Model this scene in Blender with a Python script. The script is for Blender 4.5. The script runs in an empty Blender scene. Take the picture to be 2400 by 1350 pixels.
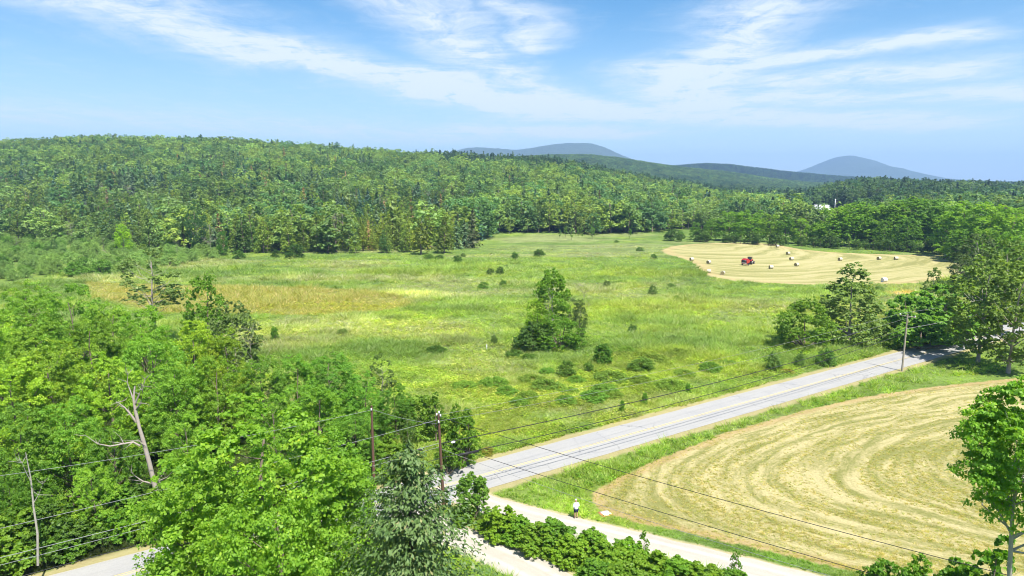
import bpy, math, random
import numpy as np
from mathutils import Vector, Matrix
R = math.radians
sc = bpy.context.scene
# ------------------------------------------------------------------ camera
PITCH = R(8.7); SP, CP = math.sin(PITCH), math.cos(PITCH); F = 1600.0; CAMZ = 30.0
cam = bpy.data.objects.new('camera', bpy.data.cameras.new('camera'))
sc.collection.objects.link(cam); sc.camera = cam
cam.data.lens = 24.0; cam.data.sensor_width = 36.0
cam.data.clip_start = 0.5; cam.data.clip_end = 60000
cam.location = (0, 0, CAMZ); cam.rotation_euler = (R(90) - PITCH, 0, 0)
# ------------------------------------------------------------------ light
SUN_EL, SUN_AZ = R(61), R(148)
world = bpy.data.worlds.new("World"); sc.world = world; world.use_nodes = True
sun = bpy.data.lights.new('sun', 'SUN'); sun.energy = 5.0; sun.angle = R(0.6); sun.color = (1.0, 0.955, 0.88)
suno = bpy.data.objects.new('sun', sun); sc.collection.objects.link(suno)
sd = Vector((math.sin(SUN_AZ) * math.cos(SUN_EL), math.cos(SUN_AZ) * math.cos(SUN_EL), math.sin(SUN_EL)))
suno.rotation_euler = sd.to_track_quat('Z', 'Y').to_euler(); suno.location = (0, -50, 120)
sc.view_settings.view_transform = 'Standard'; sc.view_settings.look = 'None'
sc.view_settings.gamma = 1.0; sc.view_settings.use_curve_mapping = False
sc.view_settings.exposure = 1.15
sc.render.engine = 'CYCLES'
cy = sc.cycles; DENOISE = True
cy.max_bounces = 7; cy.diffuse_bounces = 5; cy.glossy_bounces = 2; cy.transmission_bounces = 3
cy.transparent_max_bounces = 4; cy.volume_bounces = 0; cy.use_denoising = DENOISE; cy.filter_width = 1.0
cy.use_adaptive_sampling = True; cy.adaptive_threshold = 0.02; cy.caustics_reflective = False; cy.caustics_refractive = False
try: cy.denoising_prefilter = 'ACCURATE'
except Exception: pass

class NT:
    """tiny node helper"""
    def __init__(s, tree): s.t = tree; s.n = tree.nodes; s.l = tree.links
    def new(s, typ, **kw):
        nd = s.n.new(typ)
        for k, v in kw.items(): setattr(nd, k, v)
        return nd
    def put(s, sock, v):
        if v is None: return
        if hasattr(v, 'links') or hasattr(v, 'is_linked'): s.l.new(v, sock)
        elif hasattr(v, '__len__') and len(v) == 3 and sock.type == 'RGBA': sock.default_value = (*v, 1)
        else: sock.default_value = v
    def m(s, op, a, b=None, c=None, clamp=False):
        nd = s.new('ShaderNodeMath', operation=op); nd.use_clamp = clamp
        s.put(nd.inputs[0], a); s.put(nd.inputs[1], b); s.put(nd.inputs[2], c); return nd.outputs[0]
    def vm(s, op, a, b=None):
        nd = s.new('ShaderNodeVectorMath', operation=op); s.put(nd.inputs[0], a); s.put(nd.inputs[1], b)
        return nd.outputs[1] if op in ('DOT_PRODUCT', 'LENGTH', 'DISTANCE') else nd.outputs[0]
    def noise(s, vec, scale, detail=4, rough=0.55, dist=0.0, out=0, dims='3D', w=None):
        nd = s.new('ShaderNodeTexNoise', noise_dimensions=dims); s.put(nd.inputs['Vector'], vec)
        nd.inputs['Scale'].default_value = scale; nd.inputs['Detail'].default_value = detail
        nd.inputs['Roughness'].default_value = rough; nd.inputs['Distortion'].default_value = dist
        return nd.outputs[out]
    def ss(s, v, a, b):
        nd = s.new('ShaderNodeMapRange', interpolation_type='SMOOTHSTEP')
        s.put(nd.inputs[0], v); s.put(nd.inputs[1], a); s.put(nd.inputs[2], b); return nd.outputs[0]
    def mix(s, f, a, b, blend='MIX'):
        nd = s.new('ShaderNodeMix', data_type='RGBA', blend_type=blend)
        s.put(nd.inputs[0], f); s.put(nd.inputs[6], a); s.put(nd.inputs[7], b); return nd.outputs[2]
    def attr(s, name, out='Fac', typ='GEOMETRY'):
        nd = s.new('ShaderNodeAttribute', attribute_name=name, attribute_type=typ); return nd.outputs[out]
    def mapping(s, vec, scale=(1, 1, 1), rot=(0, 0, 0), loc=(0, 0, 0)):
        nd = s.new('ShaderNodeMapping'); s.put(nd.inputs[0], vec)
        nd.inputs['Scale'].default_value = scale; nd.inputs['Rotation'].default_value = rot; nd.inputs['Location'].default_value = loc
        return nd.outputs[0]

# sky with cirrus drawn on a plane high above the place
def build_sky():
    T = NT(world.node_tree); T.n.clear()
    out = T.new('ShaderNodeOutputWorld'); bg = T.new('ShaderNodeBackground'); bg.inputs[1].default_value = SKY_STRENGTH
    sky = T.new('ShaderNodeTexSky', sky_type='NISHITA'); sky.sun_disc = False
    sky.sun_elevation = SUN_EL; sky.sun_rotation = SUN_AZ; sky.altitude = 300
    sky.air_density = 1.0; sky.dust_density = 0.6; sky.ozone_density = 3.5
    geo = T.new('ShaderNodeTexCoord').outputs['Generated']
    sep = T.new('ShaderNodeSeparateXYZ'); T.put(sep.inputs[0], geo)
    zz = T.m('MAXIMUM', T.m('ADD', sep.outputs[2], 0.03), 0.02)
    px = T.m('DIVIDE', sep.outputs[0], zz); py = T.m('DIVIDE', sep.outputs[1], zz)
    cb = T.new('ShaderNodeCombineXYZ'); T.put(cb.inputs[0], px); T.put(cb.inputs[1], py)
    P = cb.outputs[0]
    warp = T.vm('SUBTRACT', T.noise(P, 0.55, 4, 0.6, 0, 1), (0.5, 0.5, 0.5))
    Pw = T.vm('ADD', P, T.vm('MULTIPLY', warp, (0.9, 1.3, 0)))
    # bands: (x0, y0, x1, y1, width, weight) on that plane
    bands = [(-2.0, 3.3, -1.55, 4.9, .42, .75), (-1.55, 4.4, -.75, 6.3, .36, .95), (-.9, 5.7, .35, 7.4, .5, 1.05), (-.2, 6.6, 1.1, 7.6, .55, .95),
             (-.55, 3.2, -.25, 4.7, .3, .65), (.0, 3.55, .12, 4.5, .18, .6), (-.3, 5.0, .35, 6.4, .32, .5),
             (1.28, 3.7, 1.5, 5.6, .32, .75), (1.6, 5.2, 2.6, 4.3, .26, .75), (1.3, 5.4, 1.9, 7.2, .45, .95), (2.3, 5.8, 3.2, 5.2, .4, .6),
             (.5, 7.8, 5.0, 8.4, .75, .55), (-.4, 9.5, 1.4, 9.8, .7, .6), (2.5, 6.6, 5.2, 6.0, .6, .5), (-5.5, 7.2, -1.0, 10.5, 1.2, .26),
             (1.3, 3.25, 2.0, 3.3, .12, .45)]
    tot = None
    for x0, y0, x1, y1, w, a in bands:
        dx, dy = x1 - x0, y1 - y0; L2 = dx * dx + dy * dy
        sp = T.new('ShaderNodeSeparateXYZ'); T.put(sp.inputs[0], T.vm('SUBTRACT', Pw, (x0, y0, 0)))
        t = T.m('ADD', T.m('MULTIPLY', sp.outputs[0], dx / L2), T.m('MULTIPLY', sp.outputs[1], dy / L2), clamp=True)
        ex = T.m('SUBTRACT', sp.outputs[0], T.m('MULTIPLY', t, dx)); ey = T.m('SUBTRACT', sp.outputs[1], T.m('MULTIPLY', t, dy))
        d2 = T.m('ADD', T.m('MULTIPLY', ex, ex), T.m('MULTIPLY', ey, ey))
        g = T.m('MULTIPLY', T.m('EXPONENT', T.m('MULTIPLY', d2, -1 / (w * w))), a)
        tot = g if tot is None else T.m('MAXIMUM', tot, g)
    # the same thin cirrus elsewhere in the sky, so that nothing changes outside the picture
    away = T.m('SUBTRACT', 1.0, T.ss(sep.outputs[1], -0.1, 0.4))
    broad = T.m('MULTIPLY', T.ss(T.noise(P, 0.3, 3, 0.55), 0.48, 0.75), away)
    tot = T.m('MAXIMUM', tot, broad)
    st = T.mapping(Pw, (1.6, 0.42, 1), (0, 0, R(-14)))
    st2 = T.mapping(Pw, (0.9, 1.8, 1), (0, 0, R(24)))
    n1 = T.noise(st, 1.9, 12, 0.68, 0.35); n2 = T.noise(st2, 2.1, 12, 0.70, 0.5); n3 = T.noise(Pw, 7.0, 8, 0.75)
    wisp = T.m('ADD', T.m('ADD', T.m('MULTIPLY', n1, .55), T.m('MULTIPLY', n2, .45)), T.m('MULTIPLY', T.m('SUBTRACT', n3, 0.5), .30))
    dens = T.m('MULTIPLY', tot, T.ss(wisp, 0.28, 0.62))
    dens = T.m('ADD', dens, T.m('MULTIPLY', T.ss(wisp, 0.47, 0.8), 0.16))
    veil = T.m('MULTIPLY', T.m('SUBTRACT', 1.0, T.ss(sep.outputs[2], 0.0, 0.26)), 0.60)
    dens = T.m('ADD', T.m('MULTIPLY', dens, 1.35), veil)
    dens = T.m('MINIMUM', dens, 0.92)
    hs = T.new('ShaderNodeHueSaturation'); hs.inputs['Saturation'].default_value = SKY_SAT; hs.inputs['Value'].default_value = SKY_VAL
    T.put(hs.inputs['Color'], sky.outputs[0])
    col = T.mix(dens, T.mix(1.0, hs.outputs[0], SKY_TINT, 'MULTIPLY'), tuple(c / SKY_STRENGTH for c in CLOUD))
    T.put(bg.inputs[0], col); T.l.new(bg.outputs[0], out.inputs[0])
SKY_STRENGTH = 0.08; SKY_SAT = 1.1; SKY_VAL = 0.95; SKY_TINT = (0.58, 0.92, 1.0); CLOUD = (0.44, 0.475, 0.51)
build_sky()

# ------------------------------------------------------------------ helpers
def at(px, py, z=0.0):
    """ground point (height z) under a pixel of the 2400 px photograph"""
    u, v = px - 1200.0, py - 675.0
    d = F * SP + v * CP
    return ((CAMZ - z) * u / d, (CAMZ - z) * (F * CP - v * SP) / d)
def top_z(py, Y):
    v = py - 675.0
    return CAMZ - Y * (F * SP + v * CP) / (F * CP - v * SP)
def x_at(px, py, Y):
    return (px - 1200.0) * Y / (F * CP - (py - 675.0) * SP)
def proj(x, y, z):
    """world -> photo pixel (numpy)"""
    dy, dz = y, z - CAMZ
    depth = dy * CP - dz * SP; up = dy * SP + dz * CP
    depth = np.where(depth > 0.1, depth, 0.1)
    return 1200 + F * x / depth, 675 - F * up / depth, depth
rng = np.random.default_rng(11)

def hash2(ix, iy, seed):
    h = (ix.astype(np.int64) * 374761393 + iy.astype(np.int64) * 668265263 + seed * 974634777) & 0x7fffffff
    h = ((h ^ (h >> 13)) * 1274126177) & 0x7fffffff
    return ((h ^ (h >> 16)) & 0xffff) / 65535.0
def vnoise(x, y, seed=0):
    ix, iy = np.floor(x), np.floor(y); fx, fy = x - ix, y - iy
    fx = fx * fx * (3 - 2 * fx); fy = fy * fy * (3 - 2 * fy)
    a = hash2(ix, iy, seed); b = hash2(ix + 1, iy, seed); c = hash2(ix, iy + 1, seed); d = hash2(ix + 1, iy + 1, seed)
    return (a * (1 - fx) + b * fx) * (1 - fy) + (c * (1 - fx) + d * fx) * fy
def fbm(x, y, seed=0, oct=4):
    r = 0; a = .5; t = 0
    for k in range(oct):
        r = r + a * vnoise(x * 2 ** k, y * 2 ** k, seed + k * 17); t += a; a *= .55
    return r / t
def sstep(v, a, b):
    t = np.clip((v - a) / (b - a), 0, 1); return t * t * (3 - 2 * t)

def mesh_np(name, V, F4=None, F3=None, mats=(), mi=None, attrs=None, smooth=False):
    """fast mesh from arrays: quads F4 (n,4) then triangles F3 (m,3)"""
    me = bpy.data.meshes.new(name)
    V = np.asarray(V, dtype=np.float32)
    F4 = np.zeros((0, 4), int) if F4 is None or len(F4) == 0 else np.asarray(F4)
    F3 = np.zeros((0, 3), int) if F3 is None or len(F3) == 0 else np.asarray(F3)
    me.vertices.add(len(V)); me.vertices.foreach_set('co', V.ravel())
    nl = F4.size + F3.size; nf = len(F4) + len(F3)
    me.loops.add(nl); me.polygons.add(nf)
    me.loops.foreach_set('vertex_index', np.concatenate([F4.ravel(), F3.ravel()]).astype(np.int32))
    ls = np.concatenate([np.arange(len(F4)) * 4, F4.size + np.arange(len(F3)) * 3]).astype(np.int32)
    me.polygons.foreach_set('loop_start', ls)
    if smooth: me.polygons.foreach_set('use_smooth', np.ones(nf, bool))
    for m in mats: me.materials.append(m)
    if mi is not None: me.polygons.foreach_set('material_index', np.asarray(mi, dtype=np.int32))
    me.update(calc_edges=True)
    for k, (dom, typ, arr) in (attrs or {}).items():
        a = me.attributes.new(k, typ, dom)
        a.data.foreach_set('vector' if typ == 'FLOAT_VECTOR' else 'value', np.asarray(arr, dtype=np.float32 if typ != 'INT' else np.int32).ravel())
    return me

def tag(o, label=None, cat=None, group=None, kind=None):
    if label: o['label'] = label
    if cat: o['category'] = cat
    if group: o['group'] = group
    if kind: o['kind'] = kind
    return o
def link(name, me, parent=None, loc=None):
    o = bpy.data.objects.new(name, me); sc.collection.objects.link(o)
    if parent: o.parent = parent
    if loc is not None: o.location = loc
    return o
def empty(name, loc, label, cat, group=None, rz=0.0):
    o = bpy.data.objects.new(name, None); sc.collection.objects.link(o)
    o.location = loc; o.rotation_euler = (0, 0, rz); o.empty_display_size = 0.3
    return tag(o, label, cat, group)

# ------------------------------------------------------------------ materials
def mat(name):
    m = bpy.data.materials.new(name); m.use_nodes = True; T = NT(m.node_tree); T.n.clear()
    out = T.new('ShaderNodeOutputMaterial'); return m, T, out
def simple(name, col, rough=0.7, var=0.15, scale=8.0, metal=0.0, bump=0.0, spec=0.3):
    m, T, out = mat(name)
    b = T.new('ShaderNodeBsdfPrincipled'); co = T.new('ShaderNodeTexCoord').outputs['Object']
    n = T.noise(co, scale, 5, 0.6)
    c = T.mix(n, tuple(x * (1 - var) for x in col), tuple(min(1, x * (1 + var)) for x in col))
    T.put(b.inputs['Base Color'], c); b.inputs['Roughness'].default_value = rough; b.inputs['Metallic'].default_value = metal
    b.inputs['Specular IOR Level'].default_value = spec
    if bump:
        bp = T.new('ShaderNodeBump'); bp.inputs['Strength'].default_value = bump; bp.inputs['Distance'].default_value = 0.02
        T.put(bp.inputs['Height'], n); T.l.new(bp.outputs[0], b.inputs['Normal'])
    T.l.new(b.outputs[0], out.inputs[0]); return m
def leafmat(name, dark, light, trans=0.35, young=None):
    m, T, out = mat(name)
    dark = tuple(c_ * 1.35 for c_ in dark); trans = min(.5, trans * 1.15)
    t = T.attr('tint'); tone = T.attr('tone', 'Vector', 'INSTANCER')
    c = T.mix(t, dark, light)
    if young: c = T.mix(T.ss(t, 0.82, 1.0), c, young)
    rnd = T.new('ShaderNodeObjectInfo').outputs['Random']
    c = T.mix(T.m('MULTIPLY', rnd, 0.5), c, T.mix(1.0, c, (1.12, 1.02, .8), 'MULTIPLY'))
    c = T.mix(1.0, c, tone, 'MULTIPLY')
    b = T.new('ShaderNodeBsdfPrincipled'); T.put(b.inputs['Base Color'], c); b.inputs['Roughness'].default_value = 0.55
    b.inputs['Specular IOR Level'].default_value = 0.35
    tr = T.new('ShaderNodeBsdfTranslucent'); T.put(tr.inputs[0], T.mix(1.0, c, (1.5, 1.45, .6), 'MULTIPLY'))
    mx = T.new('ShaderNodeMixShader'); mx.inputs[0].default_value = trans
    T.l.new(b.outputs[0], mx.inputs[1]); T.l.new(tr.outputs[0], mx.inputs[2]); T.l.new(mx.outputs[0], out.inputs[0])
    return m
M = {}
M['maple'] = leafmat('maple_leaves', (.065, .155, .015), (.235, .39, .042), .42, (.36, .44, .055))
M['farleaf'] = leafmat('far_leaves', (.055, .105, .024), (.19, .275, .075), .36, (.27, .32, .10))
M['maple_light'] = leafmat('light_leaves', (.06, .14, .014), (.22, .35, .035), .42, (.32, .39, .055))
M['grey'] = leafmat('greygreen_leaves', (.07, .125, .03), (.20, .28, .085), .35, (.32, .38, .16))
M['cedar'] = leafmat('cedar_leaves', (.055, .10, .014), (.175, .24, .035), .3, (.26, .28, .055))
M['spruce'] = leafmat('spruce_needles', (.03, .065, .028), (.105, .165, .075), .2, (.17, .21, .12))
M['bluespruce'] = leafmat('blue_spruce_needles', (.05, .10, .028), (.17, .24, .08), .2, (.30, .25, .11))
M['pine'] = leafmat('pine_needles', (.035, .075, .02), (.12, .18, .05), .25)
M['brown'] = leafmat('brown_needles', (.13, .09, .045), (.28, .21, .11), .25)
M['shrub'] = leafmat('shrub_leaves', (.04, .09, .012), (.14, .23, .035), .35)
M['grass'] = leafmat('grass_blades', (.17, .26, .035), (.38, .44, .11), .45)
M['weed'] = leafmat('weed_leaves', (.09, .19, .014), (.26, .36, .045), .42)
M['bark'] = simple('bark', (.17, .135, .10), .9, .4, 3.0, bump=.6)
M['darkbark'] = simple('dark_bark', (.07, .055, .042), .9, .4, 3.0)
M['palebark'] = simple('pale_bark', (.30, .26, .22), .9, .25, 5.0, bump=.4)
M['greybark'] = simple('grey_bark', (.30, .28, .24), .9, .45, 6.0, bump=.4)

# ------------------------------------------------------------------ plant shapes
def quads_from(c, n, size, rg, asp=0.75, tang=None, droop=0.0):
    """one bent rhombic leaf spray per centre"""
    N = len(c); n = n / np.linalg.norm(n, axis=1, keepdims=True)
    r = rg.normal(size=(N, 3)) if tang is None else tang + rg.normal(size=(N, 3)) * .25
    t = r - (r * n).sum(1, keepdims=True) * n; t /= np.linalg.norm(t, axis=1, keepdims=True) + 1e-9
    b = np.cross(n, t); s = (size * rg.uniform(.6, 1.35, N))[:, None]
    k = rg.uniform(.7, 1.2, (N, 4))[:, :, None]
    v0 = c - t * s * .5 * k[:, 0]; v1 = c + b * s * asp * .5 * k[:, 1] + n * s * .1
    v2 = c + t * s * .5 * k[:, 2] - n * s * droop; v3 = c - b * s * asp * .5 * k[:, 3] + n * s * .1
    V = np.stack([v0, v1, v2, v3], 1).reshape(-1, 3)
    return V, np.arange(N * 4).reshape(-1, 4)
def dirs(N, rg, zmin=-1.0):
    z = rg.uniform(zmin, 1, N); a = rg.uniform(0, 2 * np.pi, N); r = np.sqrt(1 - z * z)
    return np.stack([r * np.cos(a), r * np.sin(a), z], 1)
def lump_leaves(lc, lr, tufts, leaves, leaf, rg, zmin=-.35, flat=.95, up=.42, tr=.30, jit=.55):
    """lumps -> tufts -> leaf sprays.  lc (L,3), lr (L)"""
    L = len(lc); ti = np.repeat(np.arange(L), tufts)
    d = dirs(len(ti), rg, zmin); rad = lr[ti] * rg.uniform(.6, 1.05, len(ti))
    tc = lc[ti] + d * rad[:, None] * np.array([1, 1, flat])
    ttone = rg.uniform(0, 1, len(ti)) * .55 + rg.uniform(0, 1, L)[ti] * .45
    li = np.repeat(np.arange(len(ti)), leaves); e = dirs(len(li), rg, -.4)
    c = tc[li] + e * (lr[ti][li] * tr * rg.uniform(.3, 1.1, len(li)))[:, None] * np.array([1, 1, .6])
    n = d[li] * .45 + e * .4 + np.array([0, 0, up]) + rg.normal(size=(len(li), 3)) * jit
    V, Q = quads_from(c, n, leaf, rg, .72, None, .12)
    tint = np.clip(ttone[li] * .55 + rg.uniform(0, 1, len(li)) * .5, 0, 1)
    return V, Q, tint
def tube(path, rad, sides=6):
    path = np.asarray(path, float); n = len(path); V = []; Q = []
    for i in range(n):
        d = path[min(i + 1, n - 1)] - path[max(i - 1, 0)]; d /= np.linalg.norm(d) + 1e-9
        a = np.cross(d, [0, 0, 1.0] if abs(d[2]) < .9 else [1.0, 0, 0]); a /= np.linalg.norm(a); b = np.cross(d, a)
        for k in range(sides):
            t = 2 * math.pi * k / sides
            V.append(path[i] + rad[i] * (a * math.cos(t) + b * math.sin(t)))
    for i in range(n - 1):
        for k in range(sides):
            k2 = (k + 1) % sides; Q.append((i * sides + k, i * sides + k2, (i + 1) * sides + k2, (i + 1) * sides + k))
    return np.array(V), np.array(Q)
def join(parts):
    V = []; Q = []; o = 0
    for v, q in parts: V.append(v); Q.append(q + o); o += len(v)
    return np.concatenate(V), np.concatenate(Q)
def limbs(lc, H, rg, base=.18, nl=14, tr=.016, bend=.04, sides=6, fork=1.0):
    """trunk and limbs reaching for the lumps, tree of height H"""
    zs = np.linspace(0, H * .82, 7); wob = np.cumsum(rg.normal(size=(7, 2)) * H * bend * .35, 0) * np.linspace(0, 1, 7)[:, None]
    P = np.column_stack([wob, zs]); rad = np.interp(zs, [0, H * .03, H * .82], [H * tr * 1.5, H * tr, H * tr * .25])
    parts = [tube(P, rad, sides)]
    for j in rg.permutation(len(lc))[:nl]:
        e = lc[j]; z0 = max(H * base, e[2] - np.hypot(e[0], e[1]) * .9 * fork); z0 = min(z0, H * .75)
        s = np.array([np.interp(z0, zs, P[:, 0]), np.interp(z0, zs, P[:, 1]), z0])
        m1 = s + (e - s) * .45 + np.array([0, 0, -.02 * H]) + rg.normal(size=3) * H * .012
        r0 = np.interp(z0, zs, rad) * .55
        parts.append(tube([s, m1, e], [r0, r0 * .6, r0 * .2], max(4, sides - 2)))
    return join(parts)
def ell_lumps(n, H, zlo, zhi, rx, rg, prof, r0, r1, sep=.75):
    """lump centres spread through a crown whose radius follows prof(t), t = 0 low .. 1 top"""
    out = []; rr = []
    for _ in range(n * 90):
        if len(out) >= n: break
        t = rg.uniform(0, 1)
        if rg.uniform() > prof(t) ** 1.3 + .05: continue
        R_ = rx * prof(t); q = math.sqrt(rg.uniform(.25, 1)); a = rg.uniform(0, 2 * math.pi)
        r = rg.uniform(r0, r1) * (1 - .35 * t)
        c = np.array([R_ * q * math.cos(a), R_ * q * math.sin(a), zlo + (zhi - zlo) * t])
        if all(np.linalg.norm((c - o) * [1, 1, 1.2]) > sep * (r + s) * .62 for o, s in zip(out, rr)): out.append(c); rr.append(r)
    return np.array(out), np.array(rr)
PROTO = {}   # key -> dict(crown mesh, trunk mesh, joined mesh)
def reg(key, crownVQT, trunkVQ, lm, bm):
    d = {}; V, Q, t = crownVQT; f_ = 10.0 / np.percentile(V[:, 2], 99.9); V = V * [1, 1, f_]
    if trunkVQ is not None: trunkVQ = (trunkVQ[0] * [1, 1, f_], trunkVQ[1])
    d['crown'] = mesh_np(key + '_crown', V, Q, mats=[lm], attrs={'tint': ('FACE', 'FLOAT', t)})
    if trunkVQ is not None:
        tv, tq = trunkVQ; d['trunk'] = mesh_np(key + '_trunk', tv, tq, mats=[bm], smooth=True)
        V2 = np.concatenate([V, tv]); Q2 = np.concatenate([Q, tq + len(V)])
        d['all'] = mesh_np(key + '_tree', V2, Q2, mats=[lm, bm], mi=[0] * len(Q) + [1] * len(tq),
                           attrs={'tint': ('FACE', 'FLOAT', np.concatenate([t, np.zeros(len(tq))]))})
    else: d['all'] = d['crown']
    PROTO[key] = d
def p_round(t): return math.sin(math.pi * (.30 + .64 * t)) ** .6
def p_oval(t): return max(.2, math.sin(math.pi * (.12 + .8 * t)) ** .9)
def p_cone(t): return max(.1, (1 - t) ** .85)
def p_bush(t): return math.sqrt(max(.12, 1 - (t * .95) ** 2.2))
def broadleaf(key, seed, lm, bm, rx=3.6, zlo=2.2, n=60, r0=.75, r1=1.25, tufts=14, leaves=24, leaf=.17, prof=p_round, nl=16, trk=.017, **kw):
    rg = np.random.default_rng(seed)
    lc, lr = ell_lumps(n, 10, zlo, 10 - r0 * .8, rx - r0 * .5, rg, prof, r0, r1, kw.pop('sep', .75))
    reg(key, lump_leaves(lc, lr, tufts, leaves, leaf, rg, **kw), limbs(lc, 10, rg, nl=nl, tr=trk, base=max(.1, zlo / 10 * .7)), lm, bm)
def conifer(key, seed, lm, bm, rb=2.6, layers=26, nb=9, sprays=14, leaf=.3, zlo=.6, droop=.25, gap=.25, power=.85, asp=.5):
    rg = np.random.default_rng(seed); C = []; N = []; Tn = []; br = []; tn = []
    for i in range(layers):
        t = i / (layers - 1); z = zlo + (9.8 - zlo) * t ** .95; Rl = rb * (1 - t) ** power + .06
        k = max(4, int(nb * (1 - .5 * t)))
        for j in range(k):
            a = rg.uniform(0, 2 * math.pi); L = Rl * rg.uniform(1 - gap * 1.6, 1.12); zz = z + rg.normal() * .12
            m = max(3, int(sprays * (L / rb) + 2)); s = np.linspace(.15, 1, m) + rg.normal(size=m) * .03
            d = np.array([math.cos(a), math.sin(a), 0]); side = np.array([-d[1], d[0], 0])
            lift = (1 - t) * -droop * L * s ** 1.3 + .10 * L * s ** 2.5 + t * .35 * L * s
            c = d * (L * s)[:, None] + side * (rg.normal(size=m) * .16 * L * (1.1 - .5 * s))[:, None]; c[:, 2] += zz + lift + rg.normal(size=m) * .06
            C.append(c); N.append(np.tile([0, 0, 1.0], (m, 1)) * .9 + d * .5 + rg.normal(size=(m, 3)) * .42)
            Tn.append(d + side * rg.uniform(-.9, .9, m)[:, None] + [0, 0, -.2]); tn.append(np.clip(rg.uniform(0, .5) + rg.uniform(0, .5, m), 0, 1))
    C = np.concatenate(C); N = np.concatenate(N); Tn = np.concatenate(Tn); tn = np.concatenate(tn)
    V, Q = quads_from(C, N, leaf, rg, asp, Tn, .2)
    zs = np.array([0, 3, 6, 9.6]); trunk = tube(np.column_stack([zs * 0, zs * 0, zs]), [.17, .13, .08, .015], 6)
    reg(key, (V, Q, tn), trunk, lm, bm)
def deadwood(key, seed, bm, H=10, spread=.6, n=10, depth=3, r=.11):
    rg = np.random.default_rng(seed); parts = []
    def grow(p, d, L, rad, k):
        P = [p]; q = p.copy(); dd = d.copy()
        for _ in range(3):
            dd = dd + rg.normal(size=3) * .16; dd /= np.linalg.norm(dd); q = q + dd * L / 3; P.append(q.copy())
        parts.append(tube(P, np.linspace(rad, rad * .35, 4), 4))
        if k > 0:
            for _ in range(3 if k > 1 else 3):
                j = rg.integers(1, 4); nd = dd + rg.normal(size=3) * spread; nd /= np.linalg.norm(nd)
                grow(P[j], nd, L * rg.uniform(.4, .65), rad * .45, k - 1)
    zs = np.linspace(0, H * .93, 6); T = np.column_stack([np.cumsum(rg.normal(size=6) * .12), np.cumsum(rg.normal(size=6) * .12), zs])
    parts.append(tube(T, np.linspace(r, r * .15, 6), 6))
    for i in range(n):
        z = H * rg.uniform(.28, .92); a = rg.uniform(0, 6.28); p = np.array([np.interp(z, zs, T[:, 0]), np.interp(z, zs, T[:, 1]), z])
        grow(p, np.array([math.cos(a), math.sin(a), rg.uniform(.3, 1.2)]) / 1.3, (H * 1.05 - z) * rg.uniform(.35, .55) + .4, r * .4, depth - 1)
    V, Q = join(parts); me = mesh_np(key, V, Q, mats=[bm], smooth=True); PROTO[key] = dict(all=me, trunk=me, crown=None)

# near, detailed
for i in range(4): broadleaf('near%d' % i, 100 + i, M['maple'], M['bark'], rx=3.9 + .2 * (i % 2), zlo=.9, n=84, r0=.8, r1=1.35, tufts=15, leaves=32, leaf=.15, sep=.5, tr=.36)
for i in range(2): broadleaf('nearl%d' % i, 120 + i, M['maple_light'], M['bark'], rx=3.9, zlo=.9, n=84, r0=.75, r1=1.3, tufts=15, leaves=32, leaf=.145, sep=.5, tr=.36)
broadleaf('maplefield', 131, M['maple'], M['greybark'], rx=1.75, zlo=6.35, n=80, r0=.32, r1=.6, tufts=18, leaves=30, leaf=.088, tr=.4, prof=p_oval, nl=26, trk=.0125, sep=.5)
# mid distance
for i in range(4): broadleaf('mid%d' % i, 140 + i, M['maple'], M['bark'], rx=3.9, zlo=.9, n=84, r0=.75, r1=1.3, tufts=13, leaves=12, leaf=.27, nl=8, sep=.48)
for i in range(2): broadleaf('midg%d' % i, 150 + i, M['grey'], M['palebark'], rx=3.5, zlo=1.1, n=125, r0=.5, r1=.9, tufts=11, leaves=9, leaf=.24, prof=p_oval, nl=22, trk=.014, sep=.42)
broadleaf('lone', 152, M['maple'], M['greybark'], rx=3.5, zlo=4.0, n=80, r0=.6, r1=1.1, tufts=13, leaves=12, leaf=.26, nl=14, sep=.45)
broadleaf('poplar', 153, M['grey'], M['palebark'], rx=3.9, zlo=.2, n=150, r0=.55, r1=.95, tufts=11, leaves=9, leaf=.24, prof=lambda t: max(.1, (1 - t) ** .6) * (.8 + .25 * min(1, t * 6)), nl=14, trk=.014, sep=.38)
broadleaf('airy', 155, M['grey'], M['palebark'], rx=2.4, zlo=3.0, n=46, r0=.38, r1=.7, tufts=10, leaves=10, leaf=.2, prof=p_oval, nl=26, trk=.010, sep=.6)
# far
for i in range(4): broadleaf('far%d' % i, 160 + i, M['farleaf'], M['bark'], rx=4.2, zlo=1.2, n=50, r0=.95, r1=1.5, tufts=9, leaves=4, leaf=.58, nl=3, sep=.5, jit=.32, zmin=-.1)
for i in range(2): broadleaf('farg%d' % i, 170 + i, M['grey'], M['palebark'], rx=3.2, zlo=1.8, n=44, r0=.7, r1=1.1, tufts=7, leaves=5, leaf=.45, prof=p_oval, nl=5, sep=.5, jit=.35)
for i in range(3): broadleaf('cedar%d' % i, 180 + i, M['cedar'], M['bark'], rx=2.3, zlo=.5, n=60, r0=.45, r1=.85, tufts=8, leaves=4, leaf=.44, prof=lambda t: max(.12, (1 - t ** 1.7)), nl=2, up=.35, flat=1.3, sep=.5, jit=.4)
for i in range(3): conifer('spruce%d' % i, 190 + i, M['spruce'], M['darkbark'], rb=2.3 + .3 * i, layers=20, nb=9, sprays=6, leaf=.75, gap=.25)
for i in range(2): conifer('pine%d' % i, 196 + i, M['pine'], M['darkbark'], rb=3.1, layers=12, nb=8, sprays=7, leaf=.85, gap=.45, droop=-.08, power=.6, zlo=2)
conifer('brownfir', 199, M['brown'], M['darkbark'], rb=2.2, layers=15, nb=7, sprays=5, leaf=.6, gap=.4)
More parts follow.
